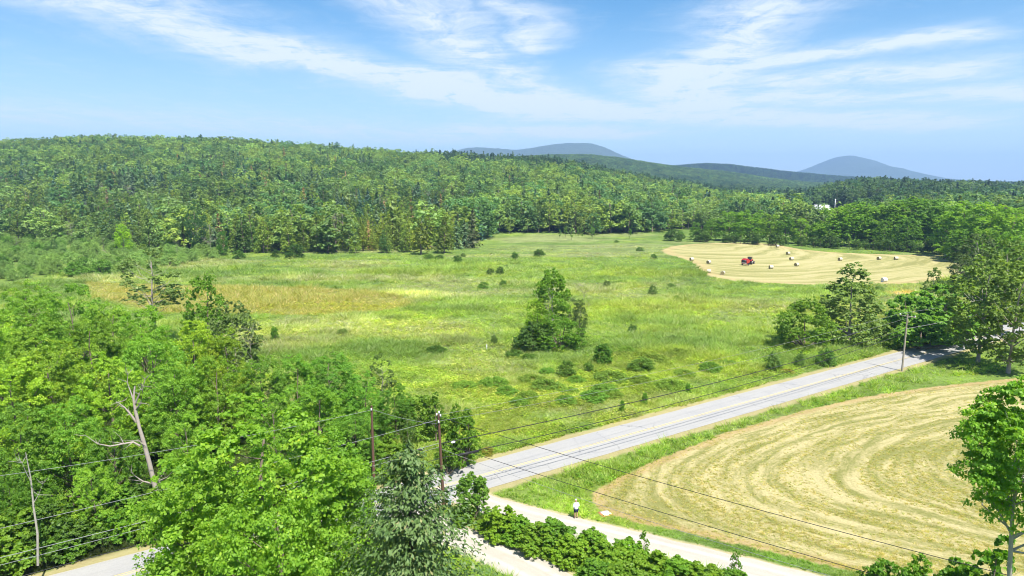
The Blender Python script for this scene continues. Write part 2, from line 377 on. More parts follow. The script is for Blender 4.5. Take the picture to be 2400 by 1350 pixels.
conifer('nearspruce', 201, M['bluespruce'], M['darkbark'], rb=4.2, layers=70, nb=22, sprays=60, leaf=.19, gap=.35, droop=.2, power=.66, asp=.4, zlo=.4)
for i in range(2): deadwood('dead%d' % i, 210 + i, M['palebark'], n=12, r=.10)
deadwood('twiggy', 215, M['palebark'], n=16, spread=.45, r=.05)
# shrubs: 10 m proto too
def bush(key, seed, lm, rx=5.5, n=34, r0=1.5, r1=2.5, tufts=14, leaves=14, leaf=.5, bm=None, **kw):
    kw.setdefault('flat', 1.0); kw.setdefault('tr', .36)
    rg = np.random.default_rng(seed); lc, lr = ell_lumps(n, 10, 1.0, 8.0, rx - r0 * .6, rg, p_bush, r0, r1, .5)
    parts = []
    for j in range(7):
        e = lc[rg.integers(len(lc))]; parts.append(tube([np.array([e[0] * .08, e[1] * .08, 0]), e * [.6, .6, .5], e], [.22, .14, .05], 4))
    reg(key, lump_leaves(lc, lr, tufts, leaves, leaf, rg, zmin=-.6, **kw), join(parts), lm, bm or M['bark'])
bush('bush0', 220, M['shrub']); bush('bush1', 221, M['shrub'], rx=5.0, n=22); bush('bushg', 222, M['grey'], rx=5.5, leaf=.45)
bush('bushl', 223, M['weed'], rx=6, leaf=.55)
bush('bramble', 228, M['shrub'], rx=14, n=70, r0=2.2, r1=3.6, tufts=14, leaves=10, leaf=1.0, flat=.8)
bush('roundlow', 229, M['maple'], rx=6.2, n=70, r0=.9, r1=1.6, tufts=14, leaves=11, leaf=.34)
bush('hedge0', 224, M['maple'], rx=5.2, n=34, r0=1.1, r1=2.0, tufts=15, leaves=24, leaf=.5); bush('hedge1', 225, M['weed'], rx=5.4, n=40, r0=1.1, r1=1.9, tufts=15, leaves=24, leaf=.52)
bush('tallbush', 226, M['maple'], rx=3.6, n=64, r0=.7, r1=1.25, tufts=14, leaves=24, leaf=.27)
bush('sumac', 227, M['maple'], rx=6.2, n=22, r0=1.6, r1=2.5, tufts=22, leaves=12, leaf=.62, up=1.1, flat=.5, tr=.2)
for i in range(2): broadleaf('sapling%d' % i, 230 + i, M['maple_light'], M['bark'], rx=2.2, zlo=1.5, n=22, r0=.7, r1=1.1, tufts=9, leaves=9, leaf=.4, prof=p_oval, nl=10)

GREEN = (1, 1, 1)
def plant(key, name, x, y, h, w, label, cat, group=None, tone=GREEN, z=0.0, rz=None, parts=True):
    """a tree or shrub of height h, width scale w, as a thing with crown and trunk"""
    d = PROTO[key]; s = h / 10.0; rz = rng.uniform(0, 6.28) if rz is None else rz
    if parts and d['crown'] is not None and d.get('trunk'):
        e = empty(name, (x, y, z), label, cat, group, rz); e.scale = (s * w, s * w, s)
        c = link('crown', d['crown'], e); t = link('trunk', d['trunk'], e); c['tone'] = tuple(tone); t['tone'] = tuple(tone)
        return e
    o = link(name, d['all'], None, (x, y, z)); o.rotation_euler[2] = rz; o.scale = (s * w, s * w, s); o['tone'] = tuple(tone)
    return tag(o, label, cat, group)

def scatter(name, pts, scale, rot, idx, tone, keys_or_objs, label, cat, kind='stuff'):
    """countless alike plants as one object: instances on the vertices of a point mesh"""
    me = mesh_np(name + '_points', pts, attrs={'sc': ('POINT', 'FLOAT_VECTOR', scale), 'rt': ('POINT', 'FLOAT_VECTOR', rot),
                 'ix': ('POINT', 'INT', idx), 'tone': ('POINT', 'FLOAT_VECTOR', tone)})
    col = bpy.data.collections.new(name + '_kinds')
    for i, k in enumerate(keys_or_objs):
        o = bpy.data.objects.new('%s_%02d' % (name, i), PROTO[k]['all']); col.objects.link(o)
    g = bpy.data.node_groups.new(name + '_nodes', 'GeometryNodeTree')
    g.interface.new_socket('Geometry', in_out='INPUT', socket_type='NodeSocketGeometry')
    g.interface.new_socket('Geometry', in_out='OUTPUT', socket_type='NodeSocketGeometry')
    N, L = g.nodes, g.links; gi = N.new('NodeGroupInput'); go = N.new('NodeGroupOutput')
    ip = N.new('GeometryNodeInstanceOnPoints'); ci = N.new('GeometryNodeCollectionInfo')
    ci.inputs[0].default_value = col; ci.inputs['Separate Children'].default_value = True; ci.inputs['Reset Children'].default_value = True
    def na(n, t):
        a = N.new('GeometryNodeInputNamedAttribute'); a.data_type = t; a.inputs[0].default_value = n; return a.outputs[0]
    L.new(gi.outputs[0], ip.inputs['Points']); L.new(ci.outputs[0], ip.inputs['Instance'])
    ip.inputs['Pick Instance'].default_value = True
    L.new(na('ix', 'INT'), ip.inputs['Instance Index']); L.new(na('sc', 'FLOAT_VECTOR'), ip.inputs['Scale'])
    e2r = N.new('FunctionNodeEulerToRotation'); L.new(na('rt', 'FLOAT_VECTOR'), e2r.inputs[0]); L.new(e2r.outputs[0], ip.inputs['Rotation'])
    L.new(ip.outputs[0], go.inputs[0])
    o = link(name, me); md = o.modifiers.new('scatter', 'NODES'); md.node_group = g
    return tag(o, label, cat, None, kind)
# ------------------------------------------------------------------ land shape
def ridge(px, pts, Y, th=12):
    """ground height of a ridge at depth Y whose wooded skyline follows photo points"""
    X = [p[0] for p in pts]; Z = [top_z(p[1], Y) - th for p in pts]
    return np.interp(px, X, Z)
CA = [(-600, 345), (0, 332), (120, 325), (250, 320), (480, 325), (560, 328), (640, 335), (850, 352), (1050, 362), (1200, 367), (1300, 374), (1450, 402), (1600, 428), (1700, 446), (1850, 470), (3000, 480)]
CB = [(-600, 390), (1000, 385), (1100, 372), (1290, 364), (1380, 364), (1450, 372), (1530, 384), (1600, 393), (1700, 404), (1800, 418), (1900, 428), (2100, 436), (3000, 436)]
CC = [(-600, 420), (1300, 420), (1500, 398), (1590, 388), (1650, 383), (1700, 386), (1750, 392), (1820, 401), (1900, 409), (2000, 417), (2200, 426), (3000, 430)]
CD = [(-600, 520), (1650, 520), (1800, 480), (1880, 452), (1930, 436), (2000, 420), (2060, 422), (2200, 427), (2400, 433), (3000, 434)]
def H(x, y):
    x = np.asarray(x, float); y = np.asarray(y, float)
    yy = np.maximum(y, 1.0); px = 1200 + np.clip(x / yy, -1.6, 1.6) * 1600
    def rise(cr, y0, y1, hold, fall):
        t = np.clip((y - y0) / (y1 - y0), 0, 1); t = .45 * t + .55 * t * t * (3 - 2 * t)
        return cr * t * (1 - .7 * sstep(y, y1 + hold, y1 + fall))
    a = rise(np.maximum(ridge(px, CA, 1000, 18), 0), 385, 1000, 60, 600)
    d = rise(np.maximum(ridge(px, CD, 900, 18), 0), 430, 900, 150, 700)
    b = np.maximum(ridge(px, CB, 2200, 13), 4) * np.exp(-((y - 2200) / 620) ** 2)
    c = np.maximum(ridge(px, CC, 3200, 13), 4) * np.exp(-((y - 3200) / 520) ** 2)
    z = np.maximum(np.maximum(a, d), np.maximum(b, c))
    far = sstep(y, 380, 700)
    return z + far * (fbm(x / 90, y / 90, 5) - .5) * 7 * sstep(z, 2, 30)
def sdf(x, y, poly):
    """signed distance, positive inside"""
    x = np.asarray(x, float); y = np.asarray(y, float); P = np.array(poly, float); n = len(P)
    d = np.full(x.shape, 1e9); inside = np.zeros(x.shape, bool)
    for i in range(n):
        a, b = P[i], P[(i + 1) % n]; e = b - a
        t = np.clip(((x - a[0]) * e[0] + (y - a[1]) * e[1]) / (e @ e), 0, 1)
        d = np.minimum(d, np.hypot(x - a[0] - t * e[0], y - a[1] - t * e[1]))
        c = ((a[1] > y) != (b[1] > y)) & (x < (b[0] - a[0]) * (y - a[1]) / (b[1] - a[1] + 1e-12) + a[0])
        inside ^= c
    return np.where(inside, d, -d)
def chain(x, y, pts):
    P = np.array(pts, float); d = np.full(np.shape(x), 1e9)
    for a, b in zip(P[:-1], P[1:]):
        e = b - a; t = np.clip(((x - a[0]) * e[0] + (y - a[1]) * e[1]) / (e @ e), 0, 1)
        d = np.minimum(d, np.hypot(x - a[0] - t * e[0], y - a[1] - t * e[1]))
    return d
RU = np.array([.8293, .5588]); RN = np.array([-.5588, .8293]); RC = np.array([24.7, 85.95])   # road direction, normal, a centre point
def road_d(x, y): return (x - RC[0]) * RN[0] + (y - RC[1]) * RN[1]
HW = 3.0
TOPE = [(7.5, 62.5), (10, 66), (17.1, 72.4), (26, 79.6), (38, 87.3), (50, 93.8), (63.9, 99), (80, 103.6), (95, 106), (130, 110)]
LOWE = [(7.5, 62.5), (8, 59.6), (10.5, 57.6), (17.9, 53.9), (26.4, 49.4), (52, 35.5), (90, 14)]
NEARF = TOPE + [(140, 60), (110, 5)] + LOWE[::-1][:-1]
HAY = [at(*q) for q in [(1548, 586), (1575, 577), (1620, 572), (1700, 569), (1780, 570), (1820, 573), (1870, 583), (1930, 590), (2010, 594), (2100, 597), (2245, 600), (2330, 612), (2320, 640), (2235, 650),
      (2160, 664), (2080, 667), (2000, 669), (1900, 668), (1800, 664), (1720, 659), (1665, 648), (1640, 636), (1628, 620), (1600, 605), (1565, 597)]]
YEL = [at(*q) for q in [(200, 662), (420, 668), (600, 671), (760, 675), (880, 684), (955, 700), (968, 713), (930, 727), (850, 737), (720, 739), (600, 741), (480, 738), (380, 732), (200, 700)]]
SPOT = [at(*q) for q in [(2075, 685), (2140, 682), (2150, 690), (2100, 694)]]
TR1 = [(-9, 66.2), (-5.5, 63.2), (-2.2, 60.6), (2, 58.1), (5.6, 56.3), (11, 53.6), (18, 50.0), (26, 45.6), (52, 31)]
TR2 = [(-14, 61.5), (-9.5, 58.8), (-5.2, 54.9), (-.4, 51.4), (2.8, 48.4), (7, 43.5), (13, 36), (19, 27)]
G_A = np.array([.18, .27, .055]); G_B = np.array([.13, .215, .042]); G_C = np.array([.30, .34, .13]); G_D = np.array([.225, .29, .04])
G_Y = np.array([.258, .272, .068]); G_F = np.array([.03, .045, .015])
PATCH = [(900, 770, 330, 32, G_C, .75), (1130, 850, 150, 55, G_C, .5), (820, 655, 460, 10, G_C * .85, .7), (560, 640, 260, 9, G_B, .6), (250, 655, 120, 10, G_C, .8),
         (1640, 650, 50, 28, G_B * .85, .8), (1560, 640, 130, 20, G_B, .45), (1280, 560, 160, 10, G_C * .95, .8), (1350, 585, 260, 12, G_C * .9, .5), (1500, 640, 180, 10, G_D, .5),
         (1500, 720, 300, 26, G_D, .55), (1750, 750, 260, 25, G_A * 1.1, .6), (1300, 930, 330, 55, G_D, .65), (1600, 860, 250, 50, G_D * .95, .55), (1150, 1000, 200, 60, G_D, .8),
         (950, 640, 200, 7, G_D, .5), (1050, 690, 120, 10, G_C * 1.1, .8), (940, 688, 90, 7, G_C * 1.25, .9), (660, 800, 160, 28, G_C, .8), (1600, 620, 60, 20, G_B, .5),
         (1950, 690, 200, 14, G_A * 1.05, .7), (2000, 830, 200, 20, G_A, .7), (1230, 700, 120, 20, G_A, .4), (1020, 830, 90, 14, G_B, .4), (1330, 815, 200, 14, G_B, .3)]
def gcol(x, y):
    n1 = fbm(x / 34, y / 17, 1); n2 = fbm(x / 9, y / 6, 2); n3 = fbm(x / 60 + 3, y / 22, 3); n4 = fbm(x / 3.2, y / 3.2, 9, 3)
    c = G_A[None] + (G_B - G_A)[None] * (sstep(n1, .42, .66) * .85)[:, None]
    c = c + (G_C * .9 - c) * (sstep(n3, .5, .68) * .75)[:, None]
    c = c + (G_D - c) * (sstep(n2, .52, .72) * .55)[:, None]
    px, py, dp = proj(x, y, np.zeros_like(x)); ok = y > 30
    wx = (fbm(x / 14, y / 9, 31) - .5)
    for cx, cy_, rx, ry, col, a in PATCH:
        d = np.hypot((px - cx) / rx, (py - cy_) / ry) + wx * 1.1
        c = c + (col - c) * (np.where(ok, a * (1 - sstep(d, .45, 1.15)), 0))[:, None]
    c = c * (.77 + .46 * n2)[:, None] * (.68 + .64 * n4)[:, None]
    ye = sstep(sdf(x, y, YEL) + (n2 - .5) * 3, -.6, .9); c = c + (G_Y * (.9 + .2 * fbm(x / 7, y / 4, 8))[:, None] - c) * ye[:, None]
    sp = sstep(sdf(x, y, SPOT), -1.5, 1.5); c = c + (np.array([.42, .37, .19]) - c) * sp[:, None]
    rd = road_d(x, y); verge = sstep(rd, -14, -3) * (1 - sstep(rd, -3, 0)) * sstep(-sdf(x, y, NEARF), -.5, .5)
    c = c + (np.array([.17, .235, .05]) * (.75 + .5 * n4)[:, None] - c) * (verge * .8)[:, None]
    wood = sstep(y, 430, 470) + (1 - sstep(x + (y - 60) * .55 + 4 * n2, -26, -14)) * (y < 120) * (rd > 4)
    c = c + (G_F - c) * (np.clip(wood, 0, 1) * .85)[:, None]
    clear = np.exp(-((x - np.interp(y, [0, 1000], [0, 480])) / 40) ** 2 - ((y - 570) / 80) ** 2)
    c = c + (G_A * .9 - c) * np.clip(clear * 1.6, 0, 1)[:, None]
    return c
def grow(a, step, g, lim):
    r = [a]
    while abs(r[-1]) < lim: r.append(r[-1] + step); step *= g
    return r
xs = np.arange(-120, 190.01, 1.5); xs = np.concatenate([grow(xs[0], -1.8, 1.06, 14000)[1:][::-1], xs, grow(xs[-1], 1.8, 1.06, 14000)[1:]])
ys = np.concatenate([np.arange(30, 112, 1.5), np.arange(112, 350, 2.2)]); ys = np.concatenate([[-9000, -3000, -1000, -400, -200, -100, -50, -20, 0, 10, 20], ys, grow(ys[-1], 2.6, 1.05, 16000)[1:]])
GX, GY = np.meshgrid(xs, ys); gx, gy = GX.ravel(), GY.ravel(); gz = H(gx, gy)
nx, ny = len(xs), len(ys); I = np.arange(nx * ny).reshape(ny, nx)
Q = np.stack([I[:-1, :-1], I[:-1, 1:], I[1:, 1:], I[1:, :-1]], -1).reshape(-1, 4)
fd = sdf(gx, gy, NEARF); hd = sdf(gx, gy, HAY)
near = (gy < 200) & (np.abs(gx) < 200)
k = .14; cc = np.where(near, -np.log(np.exp(-k * np.clip(chain(gx, gy, TOPE), 0, 90)) + np.exp(-k * np.clip(chain(gx, gy, LOWE), 0, 90))) / k, 0)
h2 = hd.reshape(ny, nx).copy()
for _ in range(30):
    h2[1:-1, 1:-1] = (h2[1:-1, 1:-1] * 2 + h2[:-2, 1:-1] + h2[2:, 1:-1] + h2[1:-1, :-2] + h2[1:-1, 2:]) / 6
gme = mesh_np('ground', np.column_stack([gx, gy, gz]), Q, smooth=True, attrs={
    'gcol': ('POINT', 'FLOAT_VECTOR', gcol(gx, gy)), 'fd': ('POINT', 'FLOAT', np.clip(fd, -60, 60)), 'fc': ('POINT', 'FLOAT', cc),
    'hd': ('POINT', 'FLOAT', np.clip(hd, -60, 80)), 'hc': ('POINT', 'FLOAT', 16 * (1 - np.exp(-np.clip(h2.ravel(), 0, 80) / 16)) + np.clip((-.5 * (gx - 130) + .86 * (gy - 260)) * .55, -90, 90)), 'rd': ('POINT', 'FLOAT', np.clip(road_d(gx, gy), -9000, 9000)),
    'ts': ('POINT', 'FLOAT', np.clip(np.minimum(chain(gx, gy, TR1) - 1.8, chain(gx, gy, TR2) - 1.9), -5, 50))})
def ground_mat():
    m, T, out = mat('ground_cover'); b = T.new('ShaderNodeBsdfPrincipled'); b.inputs['Roughness'].default_value = .9; b.inputs['Specular IOR Level'].default_value = .1
    P = T.new('ShaderNodeTexCoord').outputs['Object']
    nf = T.noise(P, 1.1, 7, .68); nm = T.noise(P, .22, 5, .6); ng = T.noise(T.mapping(P, (1, 1.6, 1)), 4.0, 4, .7)
    v = T.m('ADD', T.m('MULTIPLY', T.m('SUBTRACT', nf, .18), 1.7), T.m('ADD', T.m('MULTIPLY', T.m('SUBTRACT', nm, .15), .7), T.m('MULTIPLY', ng, .4)))
    g = T.vm('MULTIPLY', T.attr('gcol', 'Vector'), T.m('ADD', T.m('MULTIPLY', v, .62), .05))
    # seed heads and white flowers in pale flecks
    fl = T.ss(T.noise(P, 2.6, 3, .7), .66, .74); fm = T.ss(T.noise(P, .05, 3, .6), .5, .62)
    g = T.mix(T.m('MULTIPLY', T.m('MULTIPLY', fl, fm), .55), g, (.42, .42, .24))
    edge = T.m('SUBTRACT', T.noise(P, .55, 4, .6), .5); edge2 = T.m('SUBTRACT', T.noise(P, .12, 4, .6), .5)
    # mown hay: swaths that follow the rim of each field
    def hay(dist, cr, wid, wob, pale, mid, dark, sc_):
        sp = T.new('ShaderNodeSeparateXYZ'); T.put(sp.inputs[0], P)
        c = T.m('ADD', cr, T.m('MULTIPLY', T.m('SUBTRACT', T.noise(P, .06 * sc_, 3, .5), .5), wob))
        cv = T.new('ShaderNodeCombineXYZ'); T.put(cv.inputs[0], T.m('MULTIPLY', c, 1.0)); T.put(cv.inputs[1], T.m('MULTIPLY', sp.outputs[0], .10 * sc_)); T.put(cv.inputs[2], T.m('MULTIPLY', sp.outputs[1], .10 * sc_))
        s1 = T.noise(cv.outputs[0], 1.25 * sc_, 5, .68)
        w = T.m('MULTIPLY', T.m('SINE', T.m('MULTIPLY', c, 2 * math.pi / wid)), .05)
        s = T.m('ADD', T.m('ADD', s1, w), T.m('MULTIPLY', T.m('SUBTRACT', T.noise(P, 1.6, 6, .75), .5), .55))
        s = T.m('ADD', s, T.m('MULTIPLY', T.m('SUBTRACT', T.noise(P, .05 * sc_, 3, .5), .5), .35))
        col = T.mix(T.ss(s, .36, .5), dark, mid); col = T.mix(T.ss(s, .47, .64), col, pale)
        col = T.vm('MULTIPLY', col, T.m('ADD', T.m('MULTIPLY', T.noise(P, 5.0, 5, .75), 1.1), .42))
        return col
    hn = hay(T.attr('fd'), T.attr('fc'), 1.7, 4.5, (.375, .325, .16), (.27, .245, .10), (.18, .18, .055), 1.0)
    rim = T.m('MULTIPLY', T.ss(T.m('ADD', T.attr('fd'), T.m('MULTIPLY', edge, 2.0)), 1.7, .6), .6)
    hn = T.mix(rim, hn, (.31, .215, .10))
    hf = hay(T.attr('hd'), T.attr('hc'), 6.5, 14.0, (.36, .32, .155), (.29, .27, .108), (.205, .20, .07), .42)
    hf = T.mix(T.m('MULTIPLY', T.ss(T.m('ADD', T.attr('hd'), T.m('MULTIPLY', edge2, 7.0)), 6.5, 2.0), .55), hf, (.38, .285, .14))
    g = T.mix(T.ss(T.m('ADD', T.attr('fd'), T.m('MULTIPLY', edge, 1.4)), -.15, .35), g, hn)
    g = T.mix(T.ss(T.m('ADD', T.attr('hd'), T.m('ADD', T.m('MULTIPLY', edge2, 5.0), T.m('MULTIPLY', edge, 3.0))), -.8, 1.2), g, hf)
    # dusty shoulders of the road, worn edges of the gravel tracks
    ar = T.m('ABSOLUTE', T.attr('rd')); sh = T.m('ADD', ar, T.m('ADD', T.m('MULTIPLY', edge, 1.7), T.m('MULTIPLY', edge2, 1.6)))
    g = T.mix(T.m('MULTIPLY', T.ss(sh, 4.5, 3.7), .75), g, T.mix(nf, (.30, .25, .10), (.38, .31, .19)))
    g = T.mix(T.m('MULTIPLY', T.ss(T.m('ADD', T.attr('ts'), T.m('MULTIPLY', edge, .9)), .5, .0), .8), g, (.40, .34, .2))
    T.put(b.inputs['Base Color'], g)
    bp = T.new('ShaderNodeBump'); bp.inputs['Strength'].default_value = .7; bp.inputs['Distance'].default_value = .25; T.put(bp.inputs['Height'], T.m('ADD', nf, T.m('MULTIPLY', ng, .5)))
    T.l.new(bp.outputs[0], b.inputs['Normal']); T.l.new(b.outputs[0], out.inputs[0]); return m
gme.materials.append(ground_mat())
tag(link('ground', gme), kind='structure')

# mountains far off: solid ridged bodies with a wooded, uneven surface
def mountain(name, pts, Y, back, front, seed):
    X = np.array([p[0] for p in pts]); px = np.linspace(X[0], X[-1], 260); v = np.linspace(-1, 1, 46)
    zc = np.interp(px, X, [top_z(p[1], Y) for p in pts])
    kk = np.ones(5) / 5; zc[2:-2] = np.convolve(zc, kk, 'valid')
    PX, VV = np.meshgrid(px, v); ZC = np.tile(zc, (46, 1))
    yy = Y + np.where(VV < 0, VV * front, VV * back); xx = (PX - 1200) / 1600 * Y
    zz = ZC * (1 - np.abs(VV) ** 1.25)
    am = 1 - np.abs(VV) ** 8
    zz = zz + ((fbm(xx / 420, yy / 420, seed) - .5) * .30 * ZC * np.abs(VV) * (1 - np.abs(VV)) * 3 + (fbm(xx / 38, yy / 60, seed + 3, 3) - .5) * 9 * (1 - np.abs(VV))) * am
    zz = np.where(np.abs(VV) > .999, -4, zz); zz[:, 0] = -4; zz[:, -1] = -4
    I = np.arange(46 * 260).reshape(46, 260); Q = np.stack([I[:-1, :-1], I[:-1, 1:], I[1:, 1:], I[1:, :-1]], -1).reshape(-1, 4)
    me = mesh_np(name, np.column_stack([xx.ravel(), yy.ravel(), zz.ravel()]), Q, mats=[M['mountain']], smooth=True)
    return tag(link(name, me), kind='structure')
m_, T_, o_ = mat('mountain_forest'); b_ = T_.new('ShaderNodeBsdfPrincipled'); P_ = T_.new('ShaderNodeTexCoord').outputs['Object']
T_.put(b_.inputs['Base Color'], T_.mix(T_.noise(P_, .012, 8, .7), (.018, .035, .022), (.06, .09, .045))); b_.inputs['Roughness'].default_value = .9; bp_ = T_.new('ShaderNodeBump'); bp_.inputs['Distance'].default_value = 25; bp_.inputs['Strength'].default_value = .8; T_.put(bp_.inputs['Height'], T_.noise(P_, .02, 7, .7)); T_.l.new(bp_.outputs[0], b_.inputs['Normal'])
T_.l.new(b_.outputs[0], o_.inputs[0]); M['mountain'] = m_
mountain('mountain_long', [(900, 440), (1000, 385), (1055, 360), (1075, 352), (1100, 346), (1130, 345), (1160, 347), (1215, 351), (1250, 345), (1300, 337), (1340, 334.5), (1380, 335.5), (1410, 344), (1440, 358), (1470, 372), (1520, 388), (1600, 410), (1700, 440)], 6000, 1600, 1700, 40)
mountain('mountain_peak', [(1760, 440), (1820, 418), (1870, 401), (1900, 389), (1925, 377), (1950, 368), (1975, 364), (2000, 370), (2030, 384), (2060, 396), (2090, 405), (2130, 413), (2170, 418), (2230, 427), (2300, 440)], 7600, 1500, 1700, 60)

# ------------------------------------------------------------------ road and tracks
def ribbon(name, pts, w, z, m, seg=.6, jit=.12, seed=1, kind='structure'):
    P = np.array(pts, float); L = np.concatenate([[0], np.cumsum(np.linalg.norm(np.diff(P, axis=0), axis=1))])
    s = np.arange(0, L[-1], seg); c = np.column_stack([np.interp(s, L, P[:, 0]), np.interp(s, L, P[:, 1])])
    for _ in range(12): c[1:-1] = (c[:-2] + c[2:] + c[1:-1] * 2) / 4
    t = np.gradient(c, axis=0); t /= np.linalg.norm(t, axis=1, keepdims=True); n = np.column_stack([-t[:, 1], t[:, 0]])
    lat = np.linspace(-1, 1, 9); e1 = (fbm(s / 1.3, s * 0, seed, 3) - .5) * 2 * jit; e2 = (fbm(s / 1.3, s * 0 + 5, seed, 3) - .5) * 2 * jit
    V = []; ac = []; al = []
    for j, q in enumerate(lat):
        off = q * w / 2 + np.where(q < 0, e1, e2) * abs(q) ** 3
        V.append(np.column_stack([c + n * off[:, None] if np.ndim(off) else c + n * off, np.full(len(s), z)])); ac.append(np.full(len(s), q)); al.append(s)
    V = np.array(V); N = len(s); I = np.arange(9 * N).reshape(9, N)
    Q = np.stack([I[:-1, :-1], I[:-1, 1:], I[1:, 1:], I[1:, :-1]], -1).reshape(-1, 4)
    me = mesh_np(name, V.reshape(-1, 3), Q, mats=[m], attrs={'ac': ('POINT', 'FLOAT', np.array(ac).ravel()), 'al': ('POINT', 'FLOAT', np.array(al).ravel())})
    o = link(name, me); return tag(o, kind=kind) if kind else o
def asphalt():
    m, T, out = mat('asphalt'); b = T.new('ShaderNodeBsdfPrincipled'); P = T.new('ShaderNodeTexCoord').outputs['Object']
    ac = T.attr('ac'); al = T.attr('al')
    cv = T.new('ShaderNodeCombineXYZ'); T.put(cv.inputs[0], T.m('MULTIPLY', ac, 3.0)); T.put(cv.inputs[1], T.m('MULTIPLY', al, .06))
    streak = T.noise(cv.outputs[0], 2.2, 6, .65); blot = T.noise(P, .25, 5, .6); fine = T.noise(P, 6, 4, .8)
    c = T.mix(streak, (.235, .230, .218), (.32, .312, .298)); c = T.mix(T.m('MULTIPLY', T.ss(blot, .45, .7), .35), c, (.21, .215, .23))
    c = T.vm('MULTIPLY', c, T.m('ADD', T.m('MULTIPLY', fine, .35), .82))
    wob = T.m('MULTIPLY', T.m('SUBTRACT', T.noise(P, .8, 4, .7), .5), .10)
    for pos, wd, k in ((-.46, .008, .42), (-.72, .006, .25), (.33, .006, .2)):
        d = T.m('ABSOLUTE', T.m('ADD', T.m('SUBTRACT', ac, pos), wob))
        br = T.ss(T.noise(P, .12 + wd, 3, .6), .38, .52)
        c = T.mix(T.m('MULTIPLY', T.m('MULTIPLY', T.ss(d, wd * 1.8, wd * .4), br), k), c, (.07, .07, .075))
    vo = T.new('ShaderNodeTexVoronoi', feature='DISTANCE_TO_EDGE'); T.put(vo.inputs['Vector'], T.vm('ADD', T.mapping(P, (.16, .16, 1), (0, 0, R(20))), T.vm('MULTIPLY', T.noise(P, .5, 4, .7, 0, 1), (.35, .35, 0)))); vo.inputs['Scale'].default_value = 1.0
    cr = T.m('MULTIPLY', T.ss(vo.outputs[0], .011, .003), T.ss(T.noise(P, .07, 3, .5), .47, .6)); c = T.mix(T.m('MULTIPLY', cr, .55), c, (.09, .09, .095))
    c = T.mix(T.m('MULTIPLY', T.ss(T.m('ABSOLUTE', ac), .93, 1.0), .5), c, (.33, .29, .22))
    T.put(b.inputs['Base Color'], c); b.inputs['Roughness'].default_value = .85; T.l.new(b.outputs[0], out.inputs[0]); return m
def gravel():
    m, T, out = mat('gravel_track'); b = T.new('ShaderNodeBsdfPrincipled'); P = T.new('ShaderNodeTexCoord').outputs['Object']; ac = T.attr('ac'); al = T.attr('al')
    cv = T.new('ShaderNodeCombineXYZ'); T.put(cv.inputs[0], T.m('MULTIPLY', ac, 1.6)); T.put(cv.inputs[1], T.m('MULTIPLY', al, .07))
    rut = T.m('MULTIPLY', T.ss(T.m('ABSOLUTE', T.m('SUBTRACT', T.m('ABSOLUTE', ac), .45)), .22, .05), .5)
    s = T.m('ADD', T.noise(cv.outputs[0], 2.0, 5, .6), T.m('SUBTRACT', rut, .15)); f = T.noise(P, 9, 5, .8); bl = T.noise(P, .9, 4, .6)
    c = T.mix(s, (.30, .27, .225), (.41, .378, .325)); c = T.mix(T.m('MULTIPLY', T.ss(bl, .5, .75), .4), c, (.31, .255, .19))
    c = T.vm('MULTIPLY', c, T.m('ADD', T.m('MULTIPLY', f, .5), .75)); T.put(b.inputs['Base Color'], c); b.inputs['Roughness'].default_value = .95
    bp = T.new('ShaderNodeBump'); bp.inputs['Strength'].default_value = .5; bp.inputs['Distance'].default_value = .05; T.put(bp.inputs['Height'], f); T.l.new(bp.outputs[0], b.inputs['Normal'])
    T.l.new(b.outputs[0], out.inputs[0]); return m
M['asphalt'] = asphalt(); M['gravel'] = gravel(); M['yellowpaint'] = simple('yellow_paint', (.50, .40, .17), .7, .3, 2.0)
def along(s, off=0): p = RC + RU * s + RN * off; return (p[0], p[1])
ribbon('road', [along(-110), along(160)], 2 * HW, .030, M['asphalt'], 1.0, .07)
for off in (-.14, .14): ribbon('road_centre_line', [along(-110, off), along(160, off)], .10, .036, M['yellowpaint'], 2.0, .005)
ribbon('gravel_road', TR1, 3.5, .012, M['gravel'], .6, .22, 4); ribbon('gravel_driveway', TR2, 3.7, .016, M['gravel'], .6, .22, 7)

# ------------------------------------------------------------------ forest
def front_y(px):
    return np.interp(px, [-300, 60, 120, 480, 560, 1000, 1085, 1110, 1150, 1400, 1500, 1560, 1620, 1900, 2300, 2700],
                         [352, 352, 345, 300, 288, 292, 318, 340, 398, 398, 405, 425, 440, 400, 360, 330])
def cand(y0, y1, step, jit=.4, smax=.93):
    out = []; y = y0
    while y < y1:
        w = y * smax; x = np.arange(-w, w, step) + rng.uniform(0, step)
        out.append(np.column_stack([x + rng.normal(size=len(x)) * step * jit * .6, y + rng.normal(size=len(x)) * step * jit * .6])); y += step * .87
    return np.concatenate(out)
P = np.concatenate([cand(285, 760, 7.6), cand(760, 1120, 9.0)])
px = 1200 + P[:, 0] / P[:, 1] * 1600
keep = P[:, 1] > front_y(px) + rng.uniform(0, 9, len(P))
clr = (np.abs(P[:, 0] - np.interp(P[:, 1], [0, 1000], [0, 478])) < P[:, 1] * .055) & (P[:, 1] > 420) & (P[:, 1] < 650)     # meadow round the barn
clr |= (P[:, 1] > 1010) & (px > 1900) & (rng.random(len(P)) < .3)
P = P[keep & ~clr]
P2 = cand(1500, 2500, 12.5, smax=.80); px2 = 1200 + P2[:, 0] / P2[:, 1] * 1600; P2 = P2[(px2 > 950) & (px2 < 2250)]
P3 = cand(2700, 3500, 17, smax=.75); px3 = 1200 + P3[:, 0] / P3[:, 1] * 1600; P3 = P3[(px3 > 1450) & (px3 < 2420)]
P4 = cand(1120, 1500, 12, smax=.85); P4 = P4[rng.random(len(P4)) < .55]
